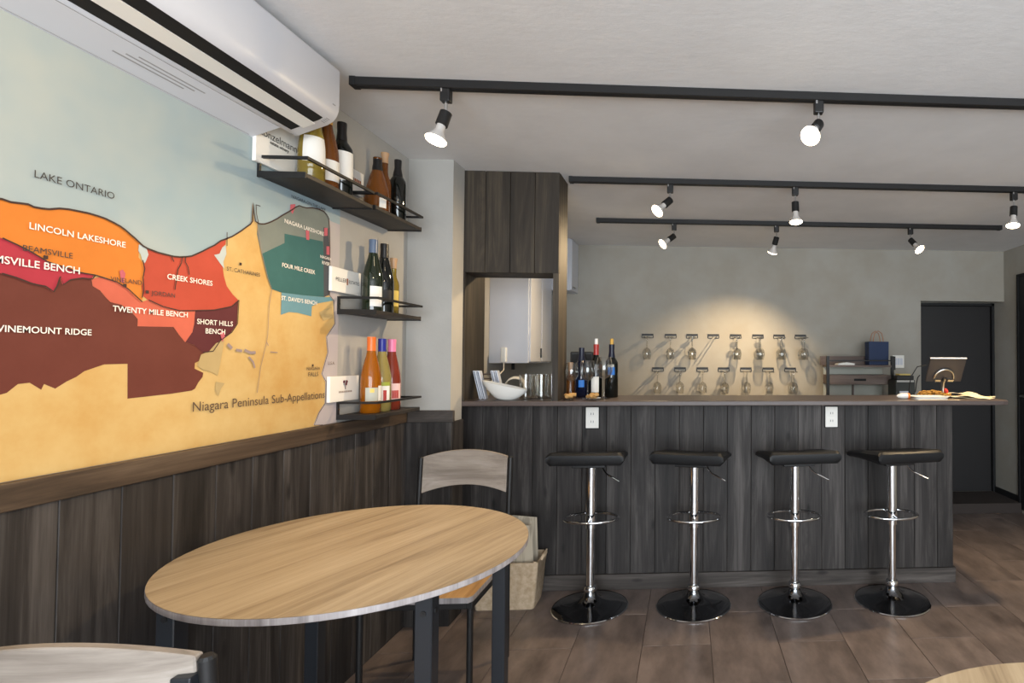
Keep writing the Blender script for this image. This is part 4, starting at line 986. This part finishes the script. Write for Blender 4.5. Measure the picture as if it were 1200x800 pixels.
# ------------------------------------------------------------------ back counter with organizer, bag and printer
bc = thing('back_counter', 'low counter along the back wall behind the bar', 'counter', (0, 4.53, 0))
MB().box(-.7, 2.0, -.42, .235, 0, .86).build('carcass', 'brown_board', bc); MB().box(-.72, 2.02, -.44, .238, .86, .89).build('worktop', 'counter_wood', bc, bevel=.003)
for i in range(4): MB().box(-.69+i*.673, -.69+i*.673+.66, -.438, -.42, .05, .84).build('door', 'brown_board', bc, bevel=.003)
og = thing('desk_organizer', 'brown wooden organizer with black frame on the back counter', 'organizer', (1.126, 4.45, .89))
for x in (0, .535): MB().box(x, x+.022, -.08, -.058, 0, .442).build('post', 'black_metal', og)
MB().box(.022, .535, -.08, .152, .352, .368).build('shelf_board', 'brown_board', og)
MB().box(0, .557, .135, .15, .368, .442).build('back_board', 'brown_board', og)
MB().box(.022, .535, -.078, -.066, .400, .410).build('front_rail', 'black_metal', og)
MB().box(.557, .570, -.078, -.066, .33, .44).build('side_hook', 'black_metal', og)
dr = MB().box(.024, .533, -.078, .14, .21, .288).build('drawer', 'brown_board', og, bevel=.002)
MB().box(.225, .325, -.0795, -.077, .240, .258).build('finger_slot', 'slot_black', dr, bevel=.002)
MB().box(.024, .533, .13, .14, 0, .21).build('back_panel', 'label_grey', og); MB().box(.27, .282, .11, .13, 0, .21).build('divider', 'brown_board', og)
MB().box(.024, .533, .125, .135, .288, .352).build('back_panel', 'label_grey', og)
tag(MB().prism([(-.07, 0), (.07, 0), (.075, .012), (.01, .022), (-.06, .012)], 1, -.05, .05).build('folded_leaflet', 'paper_white', None, loc=(1.29, 4.44, 1.259)), 'white folded leaflet on the organizer shelf', 'leaflet')
bg_ = thing('paper_bag', 'navy blue paper bag with twine handles on the organizer', 'bag', (1.585, 4.50, 1.2585), .08)
MB().prism([(-.085, 0), (.085, 0), (.087, .195), (-.087, .195)], 1, -.045, .045).build('bag_body', 'navy_paper', bg_, bevel=.003)
for yy in (-.03, .03): MB().tube([(-.045, yy, .18), (-.042, yy, .22), (-.03, yy, .265), (0, yy, .285), (.03, yy, .265), (.042, yy, .22), (.045, yy, .18)], .0035, 8).build('handle', 'twine', bg_, smooth=True)
pr = thing('receipt_printer', 'dark receipt printer with paper on the back counter', 'printer', (1.705, 4.255, .89))
MB().prism([(-.07, 0), (.10, 0), (.10, .24), (.09, .255), (-.07, .255)], 0, -.08, .075).build('housing', 'printer_body', pr, bevel=.005)
MB().box(-.070, .066, -.072, .0, .255, .290).build('cover', 'printer_dark', pr, bevel=.006); MB().box(-.045, .045, -.055, .03, .290, .302).build('paper_roll', 'receipt', pr, bevel=.003)
MB().box(-.072, .066, -.0725, -.070, .238, .252).build('trim_strip', 'steel', pr); MB().box(-.05, .02, -.0712, -.0695, .145, .168).build('display', 'stripe_white', pr)
MB().tube([(.075, .0, .12), (.12, .03, .16), (.14, .06, .22), (.17, .10, .27), (.20, .13, .285)], .004, 8).build('power_cable', 'cable_black', pr, smooth=True)
sw = thing('wall_switch', 'white switch plate on the back wall above the printer', 'switch', (1.875, YB, 1.287))
MB().box(-.052, .052, -.008, 0, -.056, .056).build('cover_plate', 'paper_white', sw, bevel=.003)
for dx in (-.026, 0, .026): MB().box(dx-.011, dx+.011, -.011, -.008, -.03, .03).build('rocker', 'white_plastic', sw, bevel=.001)
